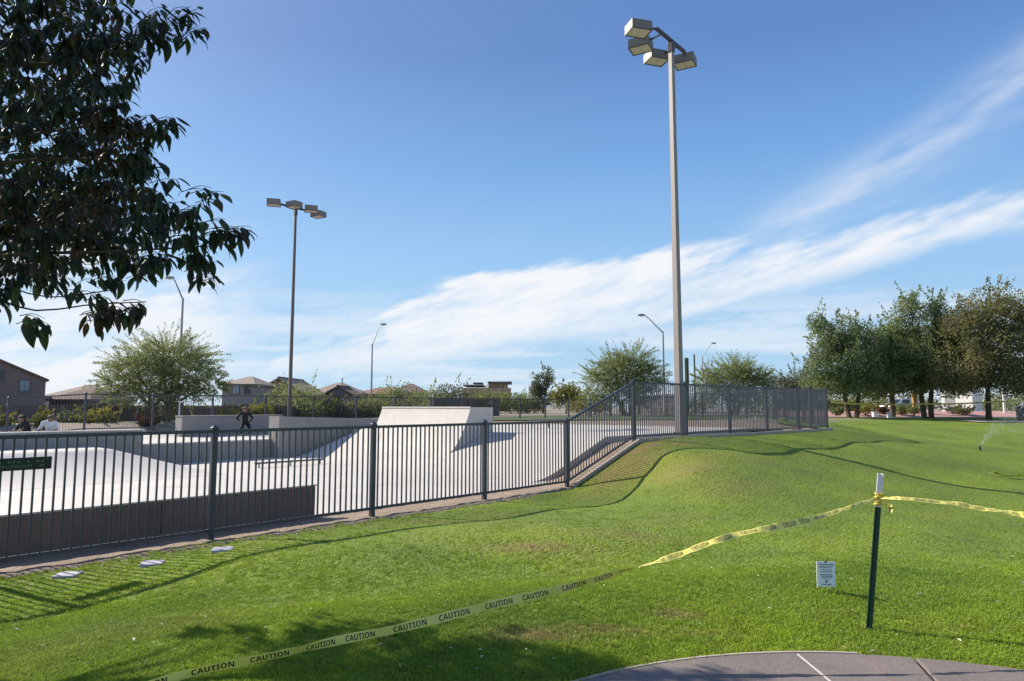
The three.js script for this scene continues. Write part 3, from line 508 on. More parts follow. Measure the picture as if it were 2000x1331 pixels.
const GREEN_PV = [[0.19, 0.23, 0.085], [0.30, 0.33, 0.11]], GREEN_OAK = [[0.14, 0.19, 0.08], [0.3, 0.345, 0.135]], GREEN_BROWN = [[0.145, 0.165, 0.06], [0.3, 0.265, 0.11]], GREEN_YEL = [[0.15, 0.17, 0.035], [0.3, 0.27, 0.05]], GREEN_GREY = [[0.12, 0.14, 0.08], [0.19, 0.21, 0.12]];
const OAK = 'dark oaks on the right lawn';
// palo verde behind the far fence on the left
tree('palo_verde_tree', 'round feathery palo verde tree behind the far fence on the left', 'tree', null, 318, 36, 0.75, 11, [[0, 2.9, 0, 2.6, 1.5, 2.2], [-1.3, 2.6, 0.4, 1.9, 1.2, 1.7], [1.5, 2.5, 0.2, 1.7, 1.2, 1.6], [0.3, 3.5, 0, 1.7, 1.0, 1.6], [-2.3, 1.9, 0.3, 1.1, 0.8, 1], [2.4, 1.8, 0.1, 0.9, 0.8, 1], [-0.7, 1.5, 0.5, 1.9, 0.8, 1.5], [1.0, 1.4, 0.4, 1.6, 0.7, 1.4]], 0.8, 0.16, [15000, 0.12, 0.16, GREEN_PV, { gap: -0.12, spray: 620, sprayN: 26, droop: 0.4 }], M.barkPale, 3, 0.5);
// beyond the plaza
tree('palo_verde_tree', 'broad palo verde tree just left of the tall floodlight pole', 'tree', null, 1222, 58, FAR, 21, [[0, 3.4, 0, 2.9, 1.9, 2.4], [-1.9, 2.7, 0, 1.9, 1.6, 1.7], [1.9, 2.9, 0, 1.8, 1.5, 1.7], [0.7, 4.5, 0, 1.9, 1.3, 1.6], [-0.9, 4.3, 0, 1.6, 1.2, 1.5], [-2.6, 1.6, 0, 1.3, 1.0, 1.3], [0.5, 1.7, 0.4, 2.2, 1.1, 1.6]], 1.1, 0.2, [14000, 0.16, 0.16, GREEN_PV, { gap: -0.12, spray: 520, sprayN: 22, droop: 0.25 }], M.barkPale, 3, 0.6);
tree('palo_verde_tree', 'wide palo verde tree right of the tall floodlight pole above the fence', 'tree', null, 1432, 62, FAR, 31, [[0, 3.2, 0, 2.7, 1.6, 2.3], [-2.1, 2.9, 0, 1.7, 1.4, 1.6], [1.9, 2.9, 0, 1.7, 1.5, 1.6], [0.3, 4.1, 0, 1.6, 1.1, 1.6], [2.9, 3.0, 0, 0.9, 1.6, 0.9], [0, 1.7, 0.3, 2.8, 1.1, 1.8]], 1.1, 0.2, [13000, 0.16, 0.16, GREEN_PV, { gap: -0.12, spray: 460, sprayN: 22, droop: 0.25 }], M.barkPale, 3, 0.6);
tree('palo_verde_tree', 'pale hazy tree between the palo verde and the dark grove', 'tree', null, 1556, 70, FAR, 41, [[0, 3.1, 0, 2.2, 1.5, 1.9], [-1.4, 2.4, 0, 1.5, 1.3, 1.4], [1.6, 2.5, 0, 1.6, 1.4, 1.4], [0, 1.4, 0, 2.2, 0.9, 1.5]], 1.0, 0.16, [5200, 0.2, 0.24, GREEN_GREY, { gap: -0.1, spray: 150, sprayN: 18, droop: 0.25 }], M.barkPale, 2, 0.4);
tree('slender_tree', 'slim grey green tree standing above the perimeter wall', 'tree', null, 1060, 74, FAR, 51, [[-0.7, 3.0, 0, 0.9, 1.6, 0.9], [0.5, 3.4, 0, 0.9, 1.8, 0.9], [0, 1.8, 0, 1.4, 1.1, 1.2]], 0.9, 0.12, [3600, 0.2, 0.28, GREEN_GREY, { gap: -0.05, shoots: 24, shootLen: 0.9, shootN: 20 }], M.bark);
tree('small_tree', 'bright green bushy tree right of the slim tree', 'tree', null, 1106, 70, FAR, 61, [[0, 2.2, 0, 1.6, 1.2, 1.3], [-0.7, 1.5, 0, 1.2, 1.0, 1.1], [0.9, 1.6, 0, 1.2, 1.0, 1.1]], 0.7, 0.1, [3200, 0.2, 0.3, GREEN_YEL, { gap: -0.1, shoots: 20, shootLen: 0.6, shootN: 16 }], M.bark);
// the grove on the right
tree('oak_tree', 'leftmost dark oak of the grove with a leaning twin trunk', 'tree', OAK, 1666, 45, FAR, 71, [[-0.3, 3.6, 0, 2.2, 1.9, 2.1], [-1.3, 4.9, 0, 1.0, 1.5, 1.1], [-0.4, 5.4, 0.2, 0.9, 1.4, 1.0], [0.9, 4.9, 0, 1.2, 1.5, 1.2], [-1.6, 2.7, 0.2, 1.5, 1.3, 1.4], [0.9, 2.4, 0.3, 1.5, 1.2, 1.4], [-0.4, 2.2, 0.4, 1.5, 0.9, 1.3], [-1.9, 6.2, 0, 0.5, 0.9, 0.5]], 1.9, 0.15, [30000, 0.135, 0.3, GREEN_OAK, { gap: -0.14, freq: 1.0, shoots: 90, shootLen: 1.0, shootUp: 1.3, shootN: 34 }], M.bark, 2, 0.45);
tree('oak_tree', 'short broad oak second from the left in the grove', 'tree', OAK, 1742, 46, FAR, 81, [[0, 3.3, 0, 1.7, 1.6, 1.7], [0.2, 4.6, 0, 1.3, 1.4, 1.3], [-0.8, 2.6, 0.3, 1.3, 1.2, 1.2], [0.9, 2.6, 0.2, 1.3, 1.2, 1.2], [0.1, 5.4, 0, 0.8, 1.0, 0.8]], 1.7, 0.19, [25000, 0.135, 0.3, [[0.14, 0.2, 0.06], [0.29, 0.34, 0.11]], { gap: -0.16, shoots: 60, shootLen: 0.9, shootUp: 1.0, shootN: 30 }], M.bark, 1);
tree('oak_tree', 'tallest oak of the grove with upright leafy shoots', 'tree', OAK, 1812, 45, FAR, 91, [[0, 4.0, 0, 2.0, 2.0, 1.9], [-0.9, 6.0, 0, 1.1, 2.0, 1.1], [0.7, 6.2, 0, 1.0, 1.9, 1.0], [1.5, 5.2, 0, 1.1, 1.6, 1.1], [-1.4, 3.2, 0.2, 1.4, 1.5, 1.3], [1.4, 2.8, 0.3, 1.5, 1.4, 1.4], [0, 2.5, 0.4, 1.4, 0.9, 1.3], [-0.6, 7.6, 0, 0.5, 0.9, 0.5], [0.9, 7.4, 0, 0.45, 0.9, 0.5]], 2.2, 0.16, [34000, 0.135, 0.3, GREEN_OAK, { gap: -0.13, freq: 1.0, shoots: 100, shootLen: 1.0, shootUp: 1.5, shootN: 34 }], M.bark, 2, 0.35);
tree('oak_tree', 'browner spreading tree at the right end of the grove', 'tree', OAK, 1930, 43, FAR, 101, [[0, 4.6, 0, 2.6, 2.2, 2.2], [-1.6, 3.2, 0.4, 1.7, 1.5, 1.6], [1.6, 3.6, 0.2, 1.9, 1.9, 1.8], [0.4, 6.6, 0, 1.7, 1.7, 1.6], [-1.1, 5.6, 0, 1.3, 1.5, 1.3], [2.0, 6.4, 0, 1.5, 1.7, 1.5], [0.2, 2.4, 0.5, 1.8, 1.1, 1.5], [2.6, 2.2, 0.5, 1.6, 1.2, 1.4], [-2.0, 2.3, 0.4, 1.4, 1.0, 1.3]], 2.0, 0.16, [40000, 0.145, 0.3, GREEN_BROWN, { gap: -0.13, freq: 0.9, shoots: 100, shootLen: 1.1, shootUp: 0.9, shootN: 34 }], M.bark, 1);
function shrub(name, label, px, D, w, h, cols, seed, n = 900, y = FAR, group) {
  const X = atD(px, 794, D)[0], t = thing(name, label, 'shrub', V(X, y, D), group), bl = [[0, h * 0.5, 0, w * 0.5, h * 0.5, w * 0.45], [-w * 0.25, h * 0.38, 0, w * 0.3, h * 0.36, w * 0.3], [w * 0.27, h * 0.42, 0, w * 0.28, h * 0.4, w * 0.3]];
  const f = part(t, 'foliage', crown(seed, bl, n, 0.14 * Math.max(1, D / 50), 0.3, cols, { gap: -0.15, shoots: 14, shootLen: h * 0.4, shootN: 14 }), FOLIAGE); f.userData.kind = 'stuff';
  part(t, 'stem', merged([0, 1, 2, 3].map((k) => limb(new THREE.Vector3(0, -0.1, 0), new THREE.Vector3((k - 1.5) * w * 0.14, h * 0.55, (k % 2 - 0.5) * w * 0.2), 0.03, 0.01, 5))), M.bark);
}
shrub('desert_shrub', 'yellow flowering shrub at the left edge behind the far fence', 4, 29, 1.0, 0.75, GREEN_YEL, 201, 500, 0.6);
shrub('desert_shrub', 'yellow green shrub between the two sitting people', 84, 30, 0.9, 0.8, GREEN_YEL, 202, 600, 0.6);
shrub('desert_shrub', 'dusty green shrub right of the person in white', 138, 33, 1.3, 0.8, GREEN_GREY, 203, 600, 0.6);
shrub('desert_shrub', 'wide yellow green mound shrub left of the palo verde trunk', 190, 33, 1.9, 0.95, GREEN_YEL, 204, 1100, 0.6);
shrub('desert_shrub', 'rusty orange low shrub beside the palo verde trunk', 287, 33, 1.0, 0.55, [[0.10, 0.06, 0.02], [0.2, 0.1, 0.035]], 205, 500, 0.6);
shrub('desert_shrub', 'dark green shrub under the palo verde tree', 240, 37, 1.5, 0.9, GREEN_OAK, 206, 700, 0.7);
shrub('desert_shrub', 'yellow tinted shrub left of the skating person', 446, 36, 1.3, 0.75, GREEN_YEL, 207, 600, 0.75);
shrub('desert_shrub', 'tall green shrub just right of the distant floodlight pole', 588, 46, 3.0, 2.4, GREEN_PV, 208, 2200);
shrub('desert_shrub', 'olive shrub in front of the gabled house', 640, 46, 1.8, 1.5, GREEN_YEL, 209, 1000);
shrub('desert_shrub', 'big green shrub left of the distant floodlight pole', 545, 48, 2.0, 2.6, GREEN_PV, 210, 1400);
shrub('desert_shrub', 'reddish green shrub below the thin street light', 700, 52, 2.0, 1.3, [[0.08, 0.07, 0.03], [0.14, 0.11, 0.05]], 211, 800);
const HEDGE = 'line of shrubs behind the quarter pipe';
[[760, 72, 4.8, 2.99, GREEN_PV, 'brownish topped shrub left of the row above the quarter pipe'], [800, 74, 4.5, 2.53, GREEN_GREY, 'grey green shrub second in the row above the quarter pipe'], [838, 70, 5.1, 2.64, GREEN_PV, 'bright rounded shrub in the middle of the quarter pipe row'], [878, 72, 3.9, 3.33, GREEN_GREY, 'tallest shrub above the right half of the quarter pipe'], [912, 76, 4.2, 2.42, GREEN_BROWN, 'brownish shrub below the flat roofed building'], [952, 74, 4.8, 2.64, GREEN_PV, 'green shrub hiding the foot of the flat roofed building'], [998, 76, 5.1, 2.42, GREEN_PV, 'round green shrub at the right end of the flat roofed building'], [1032, 78, 3.9, 2.30, GREEN_YEL, 'yellow green shrub left of the slim tree'], [1150, 66, 4.5, 1.95, GREEN_YEL, 'yellow green shrub under the broad palo verde']].forEach(([px, D, w, h, c, l], i) => shrub('desert_shrub', l, px, D, w, h, c, 220 + i, 2600, FAR, HEDGE));

[[505, 41, 1.7, 1.1, GREEN_YEL, 'low olive shrub below the brown gabled house'], [535, 43, 1.8, 1.3, GREEN_BROWN, 'brown green shrub just left of the distant floodlight pole base'], [602, 44, 2.0, 1.3, GREEN_PV, 'light green shrub second right of the distant floodlight pole base'], [626, 45, 1.7, 1.0, GREEN_YEL, 'short yellow olive shrub left of the gabled wing'], [664, 46, 2.0, 1.2, GREEN_GREY, 'grey green shrub in front of the gabled wing'], [688, 47, 1.9, 1.4, GREEN_BROWN, 'brownish shrub left of the thin street light'], [720, 48, 2.2, 1.5, GREEN_PV, 'bright green shrub at the foot of the thin street light'], [742, 49, 2.0, 1.3, GREEN_YEL, 'yellow green shrub above the left edge of the quarter pipe'], [770, 51, 2.4, 1.4, GREEN_GREY, 'dusty shrub low behind the left half of the quarter pipe'], [850, 54, 2.8, 1.5, GREEN_PV, 'green shrub low behind the middle of the quarter pipe'], [930, 57, 2.8, 1.5, GREEN_YEL, 'yellow shrub low behind the right end of the quarter pipe']].forEach(([px, D, w, h, c, l], i) => shrub('wall_shrub', l, px, D, w, h, c, 320 + i, 1300, FAR - 0.1, 'shrubs along the perimeter wall'));

// ------------------------------------------------------------------ houses, walls and the far side
function win(parent, x, y, z, w, h, dark = false) {
  const f = part(parent, 'window', merged([box(w + 0.16, 0.08, 0.08, 0, h / 2 + 0.04, 0), box(w + 0.2, 0.09, 0.12, 0, -h / 2 - 0.045, 0.02), box(0.08, h, 0.08, w / 2 + 0.04, 0, 0), box(0.08, h, 0.08, -w / 2 - 0.04, 0, 0), box(0.04, h, 0.05, 0, 0, 0)]), M.poleDark, new THREE.Vector3(x, y, z));
  part(f, 'pane', box(w, h, 0.02, 0, 0, 0), dark ? M.glassDark : M.glass);
}
M.glass = std(lin(0.22, 0.30, 0.36), 0.12, { metalness: 0.2 }); M.glassDark = std(lin(0.02, 0.03, 0.04), 0.08);
const tileBump = tex(256, (u, v) => Math.abs(Math.sin(u * Math.PI * 8)) * 0.7 + ((v * 6) % 1) * 0.3, 0.5);
const roofMat = (r, g, b) => new THREE.MeshStandardMaterial({ map: tex(128, (u, v) => { const k = 0.75 + tn(u, v, 40) * 0.5; return [r * k, g * k, b * k]; }, 0.4, true), roughness: 0.9, bumpMap: tileBump, bumpScale: 0.08 });
M.roofTan = roofMat(0.40, 0.31, 0.24); M.roofBrown = roofMat(0.2, 0.135, 0.11); M.roofRed = roofMat(0.36, 0.2, 0.15);
// a house whose front wall (towards the camera) spans two pixel columns at its distance
function house(label, px0, px1, pyEave, pyPeak, D, ridge, depth, wall, roof, { windows = [], yaw = 0, over = 0.5, chimney, base = FAR - 0.1 } = {}) {
  const a = atD(px0, pyEave, D), b = atD(px1, pyEave, D), w = b[0] - a[0], eave = a[1] - base, peak = atD((px0 + px1) / 2, pyPeak, ridge === 'x' ? D + depth / 2 : D)[1] - base;
  const t = thing('house', label, 'house', V((a[0] + b[0]) / 2, base, D)); t.rotation.y = yaw; t.scale.x = Math.cos(yaw);
  const rise = peak - eave, th = 0.18;
  if (ridge === 'z') {
    const s = new THREE.Shape([[-w / 2, 0], [w / 2, 0], [w / 2, eave], [0, peak], [-w / 2, eave]].map((p) => new THREE.Vector2(...p)));
    const g = new THREE.ExtrudeGeometry(s, { depth, bevelEnabled: false }); g.translate(0, 0, -depth); part(t, 'wall', boxUV(g), wall);
    const L = Math.hypot(w / 2 + over, rise * (1 + 2 * over / w)), ang = Math.atan2(rise, w / 2), slabs = [-1, 1].map((sd) => { const q = boxUV(box(L, th, depth + 2 * over)); q.rotateZ(-sd * ang); q.translate(sd * (w / 4 + over / 2), eave + rise / 2 - over * rise / w + th / 2 + 0.03, -depth / 2); return q; });
    slabs.forEach((q) => part(t, 'roof', q, roof));
    part(t, 'ridge_tile', box(0.3, 0.14, depth + 2 * over, 0, peak + th + 0.06, -depth / 2), roof);
  } else {
    part(t, 'wall', boxUV(box(w, eave, depth, 0, eave / 2, -depth / 2)), wall);
    // hipped roof
    const o = over, h = Math.min(depth, w) * 0.42, P = [[-w / 2 - o, eave, o], [w / 2 + o, eave, o], [w / 2 + o, eave, -depth - o], [-w / 2 - o, eave, -depth - o], [-w / 2 + h, peak, -depth / 2], [w / 2 - h, peak, -depth / 2]], F = [[0, 1, 5], [0, 5, 4], [1, 2, 5], [2, 3, 4], [2, 4, 5], [3, 0, 4]], pos = [];
    for (const f of F) for (const i of f) pos.push(...P[i]);
    const g = new THREE.BufferGeometry(); g.setAttribute('position', new THREE.Float32BufferAttribute(pos, 3)); g.computeVertexNormals(); part(t, 'roof', boxUV(g), roof);
    part(t, 'fascia', merged([box(w + 2 * o, 0.2, 0.06, 0, eave - 0.06, o), box(w + 2 * o, 0.2, 0.06, 0, eave - 0.06, -depth - o), box(0.06, 0.2, depth + 2 * o - 0.1, w / 2 + o - 0.02, eave - 0.06, -depth / 2), box(0.06, 0.2, depth + 2 * o - 0.1, -w / 2 - o + 0.02, eave - 0.06, -depth / 2), box(w + 2 * o - 0.2, 0.03, depth + 2 * o - 0.2, 0, eave - 0.14, -depth / 2)]), M.poleDark);
  }
  for (const [wx0, wx1, wy0, wy1, dk] of windows) { const p = atD(wx0, wy0, D), q = atD(wx1, wy1, D); win(t, (p[0] + q[0]) / 2 - (a[0] + b[0]) / 2, (p[1] + q[1]) / 2 - base, 0.03, q[0] - p[0], p[1] - q[1], dk); }
  if (chimney) part(t, 'vent_pipe', move(new THREE.CylinderGeometry(0.1, 0.1, 1, 8), chimney, peak + 0.2, -depth / 2 + 1), M.galv);
  return t;
}
house('two storey brown gabled house at the left edge', -215, 99, 741, 684, 62, 'z', 10, M.stucco(0.22, 0.17, 0.15), M.roofBrown, { windows: [[44, 62, 742, 763], [-20, 9, 722, 744, true], [-120, -90, 742, 763]], over: 0.3, yaw: 0.68 });
house('low house with dark hipped roof right of the brown gabled house', 96, 172, 781, 757, 72, 'x', 8, M.stucco(0.25, 0.19, 0.16), M.roofBrown, {});
house('pale roofed house behind the low dark roof', 84, 186, 775, 752, 98, 'x', 10, M.stucco(0.34, 0.28, 0.24), M.roofTan, {});
house('two storey grey house with light tile roof beside the palo verde', 434, 494, 751, 736, 74, 'x', 7, M.stucco(0.26, 0.25, 0.24), M.roofTan, { windows: [[455, 466, 754, 769], [478, 488, 754, 769, true]], over: 0.35 });
house('brown gabled house partly behind the distant floodlight pole', 499, 592, 768, 741, 84, 'z', 9, M.stucco(0.26, 0.19, 0.16), M.roofTan, { windows: [[520, 532, 770, 784, true]] });
house('tan house with long pale ridge and a roof vent', 606, 690, 768, 748, 100, 'x', 9, M.stucco(0.3, 0.23, 0.19), M.roofTan, { chimney: 0.6 });
house('small dark gabled house wing in front of the pale ridge', 636, 684, 770, 757, 93, 'z', 6, M.stucco(0.2, 0.18, 0.175), M.roofBrown, { over: 0.4, windows: [[652, 666, 774, 786, true]] });
house('long low house with red brown tile roof behind the thin street light', 684, 812, 770, 757, 115, 'x', 10, M.stucco(0.3, 0.22, 0.18), M.roofRed, { windows: [[720, 735, 773, 784, true]] });
house('pointed brown tile roof showing above the shrub row', 764, 826, 768, 750, 110, 'x', 8, M.stucco(0.27, 0.2, 0.17), M.roofBrown, {});
{ // flat roofed building
  const D = 116, a = atD(904, 757, D), b = atD(999, 749, D), t = thing('flat_roof_building', 'peach flat roofed building with thin dark overhanging roof slabs', 'building', V((a[0] + b[0]) / 2, FAR - 0.1, D)), w = b[0] - a[0], H = a[1] - FAR;
  part(t, 'wall', boxUV(box(w * 0.98, H, 9, 0, H / 2, -4.5)), M.stucco(0.42, 0.28, 0.21)); part(t, 'tower', boxUV(box(w * 0.4, 0.8, 7, w * 0.22, H + 0.4, -4.4)), M.stucco(0.4, 0.28, 0.2));
  part(t, 'roof_slab', box(w * 0.5, 0.28, 9, w * 0.26, H + 0.95, -4.3), M.poleDark); part(t, 'roof_slab', box(w * 0.42, 0.25, 9, -w * 0.28, H + 0.42, -4.2), M.poleDark); part(t, 'roof_slab', box(w * 0.2, 0.22, 4, -w * 0.2, H + 0.85, -3), M.poleDark);
  win(t, -w * 0.3, 2.2, 0.03, 1.6, 1.4, true); win(t, w * 0.05, 2.2, 0.03, 1.6, 1.4, true); win(t, w * 0.33, 2.4, 0.03, 1.6, 1.4, true);
}
{ // block wall along the estate
  const t = thing('perimeter_wall', 'long dark brown block wall between the park and the houses', 'wall'), wm = M.stucco(0.17, 0.125, 0.11), u0 = -24, u1 = 30, n = 14, WH = (i) => i < 12 ? 0.75 : 1.3;
  for (let i = 0; i < n; i++) { const a = lerp(u0, u1, i / n), b = lerp(u0, u1, (i + 1) / n); part(t, 'wall_panel', parkBox(a + 0.22, b - 0.22, 28.5, 28.7, FAR - 0.3, FAR + WH(i), null, 0), wm); part(t, 'cap', parkBox(a + 0.22, b - 0.22, 28.46, 28.74, FAR + WH(i) + 0.005, FAR + WH(i) + 0.08, null, 0.01), wm); part(t, 'pilaster', parkBox(a - 0.21, a + 0.21, 28.4, 28.8, FAR - 0.3, FAR + WH(i) + 0.16, null, 0.01), wm); }
}
{ // far strips beyond the plaza: grass, walk, road
  const strip = (name, A, B, y, m, col, label) => { const g = ruled(A, B, 60, [0, 0.5, 1], () => y, col); return struct(name, g, m, label); };
  const gm = new THREE.MeshStandardMaterial({ vertexColors: true, roughness: 1 });
  strip('far_lawn', [[-7, 36.5], [13, 41]], [[2, 58], [26, 62]], FAR + 0.02, gm, (X, D) => { const n = fbm(X * 0.5, D * 0.5, 2, 3); return [0.075 + n * 0.05, 0.105 + n * 0.03, 0.03]; }, 'thin grass beyond the plaza');
  strip('walkway', [[-4, 62], [30, 66]], [[-3, 68], [32, 72]], FAR + 0.03, M.kerb, null, 'pale walkway beyond the far grass');
  strip('road', [[20, 76], [120, 62]], [[24, 96], [150, 84]], FAR + 0.02, M.asphalt, null, 'grey road far behind the grove');
  // pink gravel slope behind the grove
  const A = [], B = []; for (let i = 0; i <= 20; i++) { const t = i / 20; A.push([lerp(18.5, 60, t), 46.5 + Math.sin(t * 9) * 0.4]); B.push([lerp(20, 70, t), 53]); }
  const g = ruled(A, B, 80, [0, 0.2, 0.4, 0.6, 0.8, 1], (X, D, q) => FAR - 0.02 + 0.42 * smooth(0.05, 0.75, q) + perlin.noise(X * 1.3, D * 1.3, 3) * 0.05);
  struct('gravel_bank', g, M.pink, 'pink gravel bank behind the grove');
  const ka = structGroup('lawn_kerb', 'pale kerb between lawn and pink gravel'); for (let i = 0; i < 16; i++) part(ka, 'kerb_piece', boxUV(bar(V(lerp(16, 44, i / 16) + 0.01, FAR + 0.03, 45.2), V(lerp(16, 44, (i + 1) / 16) - 0.01, FAR + 0.03, 45.2), 0.16, 0.14)), M.kerb);
  // short walk on the lawn at the right edge
  const w0 = atD(1893, 820, 40), wa = [[w0[0], 39.2], [w0[0] + 14, 38.2]], wb = [[w0[0] - 0.3, 40.6], [w0[0] + 14, 39.8]];
  struct('lawn_walk', ruled(wa, wb, 40, [0, 0.5, 1], (X, D) => lawnH(X, D) + 0.05), M.kerb, 'pale concrete walk on the lawn at the right edge');
}
{ // white building behind the grove
  const D = 62, a = atD(1838, 760, D), b = atD(1897, 760, D), w = b[0] - a[0], t = thing('utility_building', 'small plain white building behind the grove on the right', 'building', V((a[0] + b[0]) / 2, FAR, D)); t.rotation.y = -1.0; t.scale.set(0.95, 1, 0.4); const H = a[1] - FAR;
  const wm = M.stucco(0.74, 0.72, 0.68); part(t, 'wall', boxUV(box(w, H, 4.5, 0, H / 2, -2.25)), wm); part(t, 'roof_slab', rbox(w + 0.16, 0.16, 4.66, 0.02, 0, H + 0.085, -2.25), wm);
  part(t, 'door', rbox(0.9, 2.05, 0.06, 0.01, -w * 0.22, 1.03, 0.03), std(lin(0.3, 0.3, 0.3), 0.6)); part(t, 'vent', merged([0, 1, 2, 3, 4].map((k) => box(0.6, 0.04, 0.05, w * 0.2, H - 0.5 + k * 0.07, 0.02))), M.poleDark);
}
function car(label, px, D, turn, paint) { // a parked car: body outline pushed across its width
  const t = thing('parked_car', label, 'car', V(atD(px, 794, D)[0], FAR + 0.02, D)); t.rotation.y = turn;
  const s = new THREE.Shape(); s.moveTo(-2.25, 0.35); s.lineTo(-2.28, 0.75); s.quadraticCurveTo(-2.2, 0.95, -1.9, 0.98); s.lineTo(-1.1, 1.05); s.lineTo(1.95, 1.05); s.quadraticCurveTo(2.25, 0.95, 2.25, 0.7); s.lineTo(2.22, 0.35); s.lineTo(1.8, 0.35); s.absarc(1.4, 0.35, 0.4, 0, Math.PI, false); s.lineTo(-1.0, 0.35); s.absarc(-1.4, 0.35, 0.4, 0, Math.PI, false); s.closePath();
  const g = new THREE.ExtrudeGeometry(s, { depth: 1.62, bevelEnabled: true, bevelSize: 0.05, bevelThickness: 0.06, bevelSegments: 3, curveSegments: 10 }); g.translate(0, 0, -0.81); part(t, 'body', g, paint);
  const c = new THREE.Shape([[-1.2, 1.04], [-0.55, 1.6], [1.45, 1.62], [1.9, 1.04]].map((p) => new THREE.Vector2(...p))), cg = new THREE.ExtrudeGeometry(c, { depth: 1.4, bevelEnabled: true, bevelSize: 0.05, bevelThickness: 0.08, bevelSegments: 3 }); cg.translate(0, 0, -0.7); part(t, 'cabin', cg, paint);
  for (const z of [0.79, -0.79]) { part(t, 'window', box(0.95, 0.4, 0.02, -0.15, 1.32, z), M.glassDark); part(t, 'window', box(0.85, 0.4, 0.02, 0.9, 1.32, z), M.glassDark); }
  const ws = part(t, 'windscreen', box(0.02, 0.68, 1.35), M.glassDark, new THREE.Vector3(-0.93, 1.34, 0)); ws.rotation.z = -0.86;
  for (const x of [-1.4, 1.4]) for (const z of [0.74, -0.74]) { const w = part(t, 'wheel', new THREE.CylinderGeometry(0.33, 0.33, 0.22, 18).rotateX(Math.PI / 2), std(lin(0.015, 0.015, 0.015), 0.9), new THREE.Vector3(x, 0.33, z)); part(w, 'rim', new THREE.CylinderGeometry(0.2, 0.2, 0.24, 12).rotateX(Math.PI / 2), M.galv); }
  for (const z of [0.6, -0.6]) part(t, 'headlight', rbox(0.08, 0.14, 0.34, 0.02, -2.27, 0.74, z), M.lens);
}
car('silver car parked far behind the trunks of the grove', 1762, 78, 0.25, new THREE.MeshPhysicalMaterial({ color: lin(0.5, 0.5, 0.5), roughness: 0.35, metalness: 0.4, clearcoat: 1 }));
{ // stone wall with dark panel seen through the raised fence
  const D = 64, a = atD(1250, 780, D), b = atD(1310, 780, D), t = thing('stone_sign_wall', 'low beige stone wall with a dark panel seen through the raised fence', 'wall', V((a[0] + b[0]) / 2, FAR, D)), w = (b[0] - a[0]) * 1.5, H = atD(1280, 774, D)[1] - FAR, r = rng(77), sm = [0, 1, 2].map((k) => std(lin(0.4 - k * 0.07, 0.32 - k * 0.06, 0.25 - k * 0.05), 0.95));
  t.rotation.y = -0.75; part(t, 'core', box(w - 0.1, H - 0.05, 0.4, 0, H / 2 - 0.025, 0), sm[2]);
  for (let y = 0.02; y < H - 0.2; y += 0.27) for (let x = -w / 2; x < w / 2 - 0.1;) { const L = Math.min(0.3 + r() * 0.35, w / 2 - x); part(t, 'stone', rbox(L - 0.02, 0.25, 0.5 + r() * 0.06, 0.03), sm[Math.floor(r() * 3)], new THREE.Vector3(x + L / 2, y + 0.13, 0)); x += L; }
  part(t, 'cap', rbox(w + 0.1, 0.1, 0.66, 0.02, 0, H, 0), sm[0]); part(t, 'panel', rbox(0.95, 0.6, 0.05, 0.01, -w / 2 + 0.62, H - 0.42, 0.32), std(lin(0.015, 0.03, 0.025), 0.4));
}
function saguaro(label, px, py, D, r) { const p = atD(px, py, D), H = p[1] - FAR, t = thing('saguaro_cactus', label, 'cactus', V(p[0], FAR, D)); const s = new THREE.Shape(); for (let i = 0; i < 40; i++) { const a = i / 40 * 2 * Math.PI, q = r * (1 + 0.13 * Math.cos(a * 10)); i ? s.lineTo(Math.cos(a) * q, Math.sin(a) * q) : s.moveTo(q, 0); } const g = new THREE.ExtrudeGeometry(s, { depth: H - r, bevelEnabled: true, bevelSize: r * 0.25, bevelOffset: -r * 0.25, bevelThickness: r * 0.6, bevelSegments: 3 }); g.rotateX(-Math.PI / 2); g.translate(0, 0.05, 0); part(t, 'stem', g, std(lin(0.1, 0.13, 0.06), 0.8)); }
saguaro('thick bare saguaro column right of the tall floodlight pole', 1341, 699, 60, 0.16);
saguaro('thinner saguaro column a little right of the thick one', 1356, 693, 66, 0.07);
function utilBox(label, px, py, D, w, h) { const p = atD(px, py, D), t = thing('utility_box', label, 'utility box', V(p[0], FAR, D), 'white utility boxes behind the lawn'); part(t, 'cabinet', rbox(w, h, w * 0.8, 0.03, 0, h / 2, 0), M.white); part(t, 'lid', rbox(w + 0.05, 0.05, w * 0.8 + 0.05, 0.015, 0, h + 0.026, 0), M.white); }
utilBox('white utility box left of the second oak trunk', 1710, 812, 45.6, 0.34, 0.36); utilBox('white utility box standing against the second oak trunk', 1737, 815, 44.8, 0.24, 0.34);
{ const p = atD(1787, 794, 50), t = thing('timber_post', 'tan square post between the second and tallest oaks', 'post', V(p[0], FAR + 0.2, 50)); part(t, 'shaft', rbox(0.3, 1.6, 0.3, 0.02, 0, 0.8, 0), std(lin(0.34, 0.2, 0.08), 0.9)); part(t, 'cap', rbox(0.38, 0.08, 0.38, 0.02, 0, 1.64, 0), std(lin(0.3, 0.2, 0.1), 0.9)); }
{ const p = atD(1962, 794, 50), t = thing('white_post', 'slim white post right of the white building', 'post', V(p[0], FAR + 0.2, 50)); part(t, 'shaft', move(new THREE.CylinderGeometry(0.07, 0.09, 1.75, 10), 0, 0.87, 0), M.white); part(t, 'cap', move(new THREE.SphereGeometry(0.1, 10, 8), 0, 1.78, 0), M.white); }
{ const p = atD(350, 794, 31.5), t = thing('marker_post', 'thin pale post below the palo verde tree', 'post', V(p[0], 0.65, 31.5)); part(t, 'shaft', move(new THREE.CylinderGeometry(0.035, 0.04, 1.15, 8), 0, 0.57, 0), M.white); part(t, 'cap', rbox(0.12, 0.06, 0.12, 0.01, 0, 1.17, 0), M.white); }
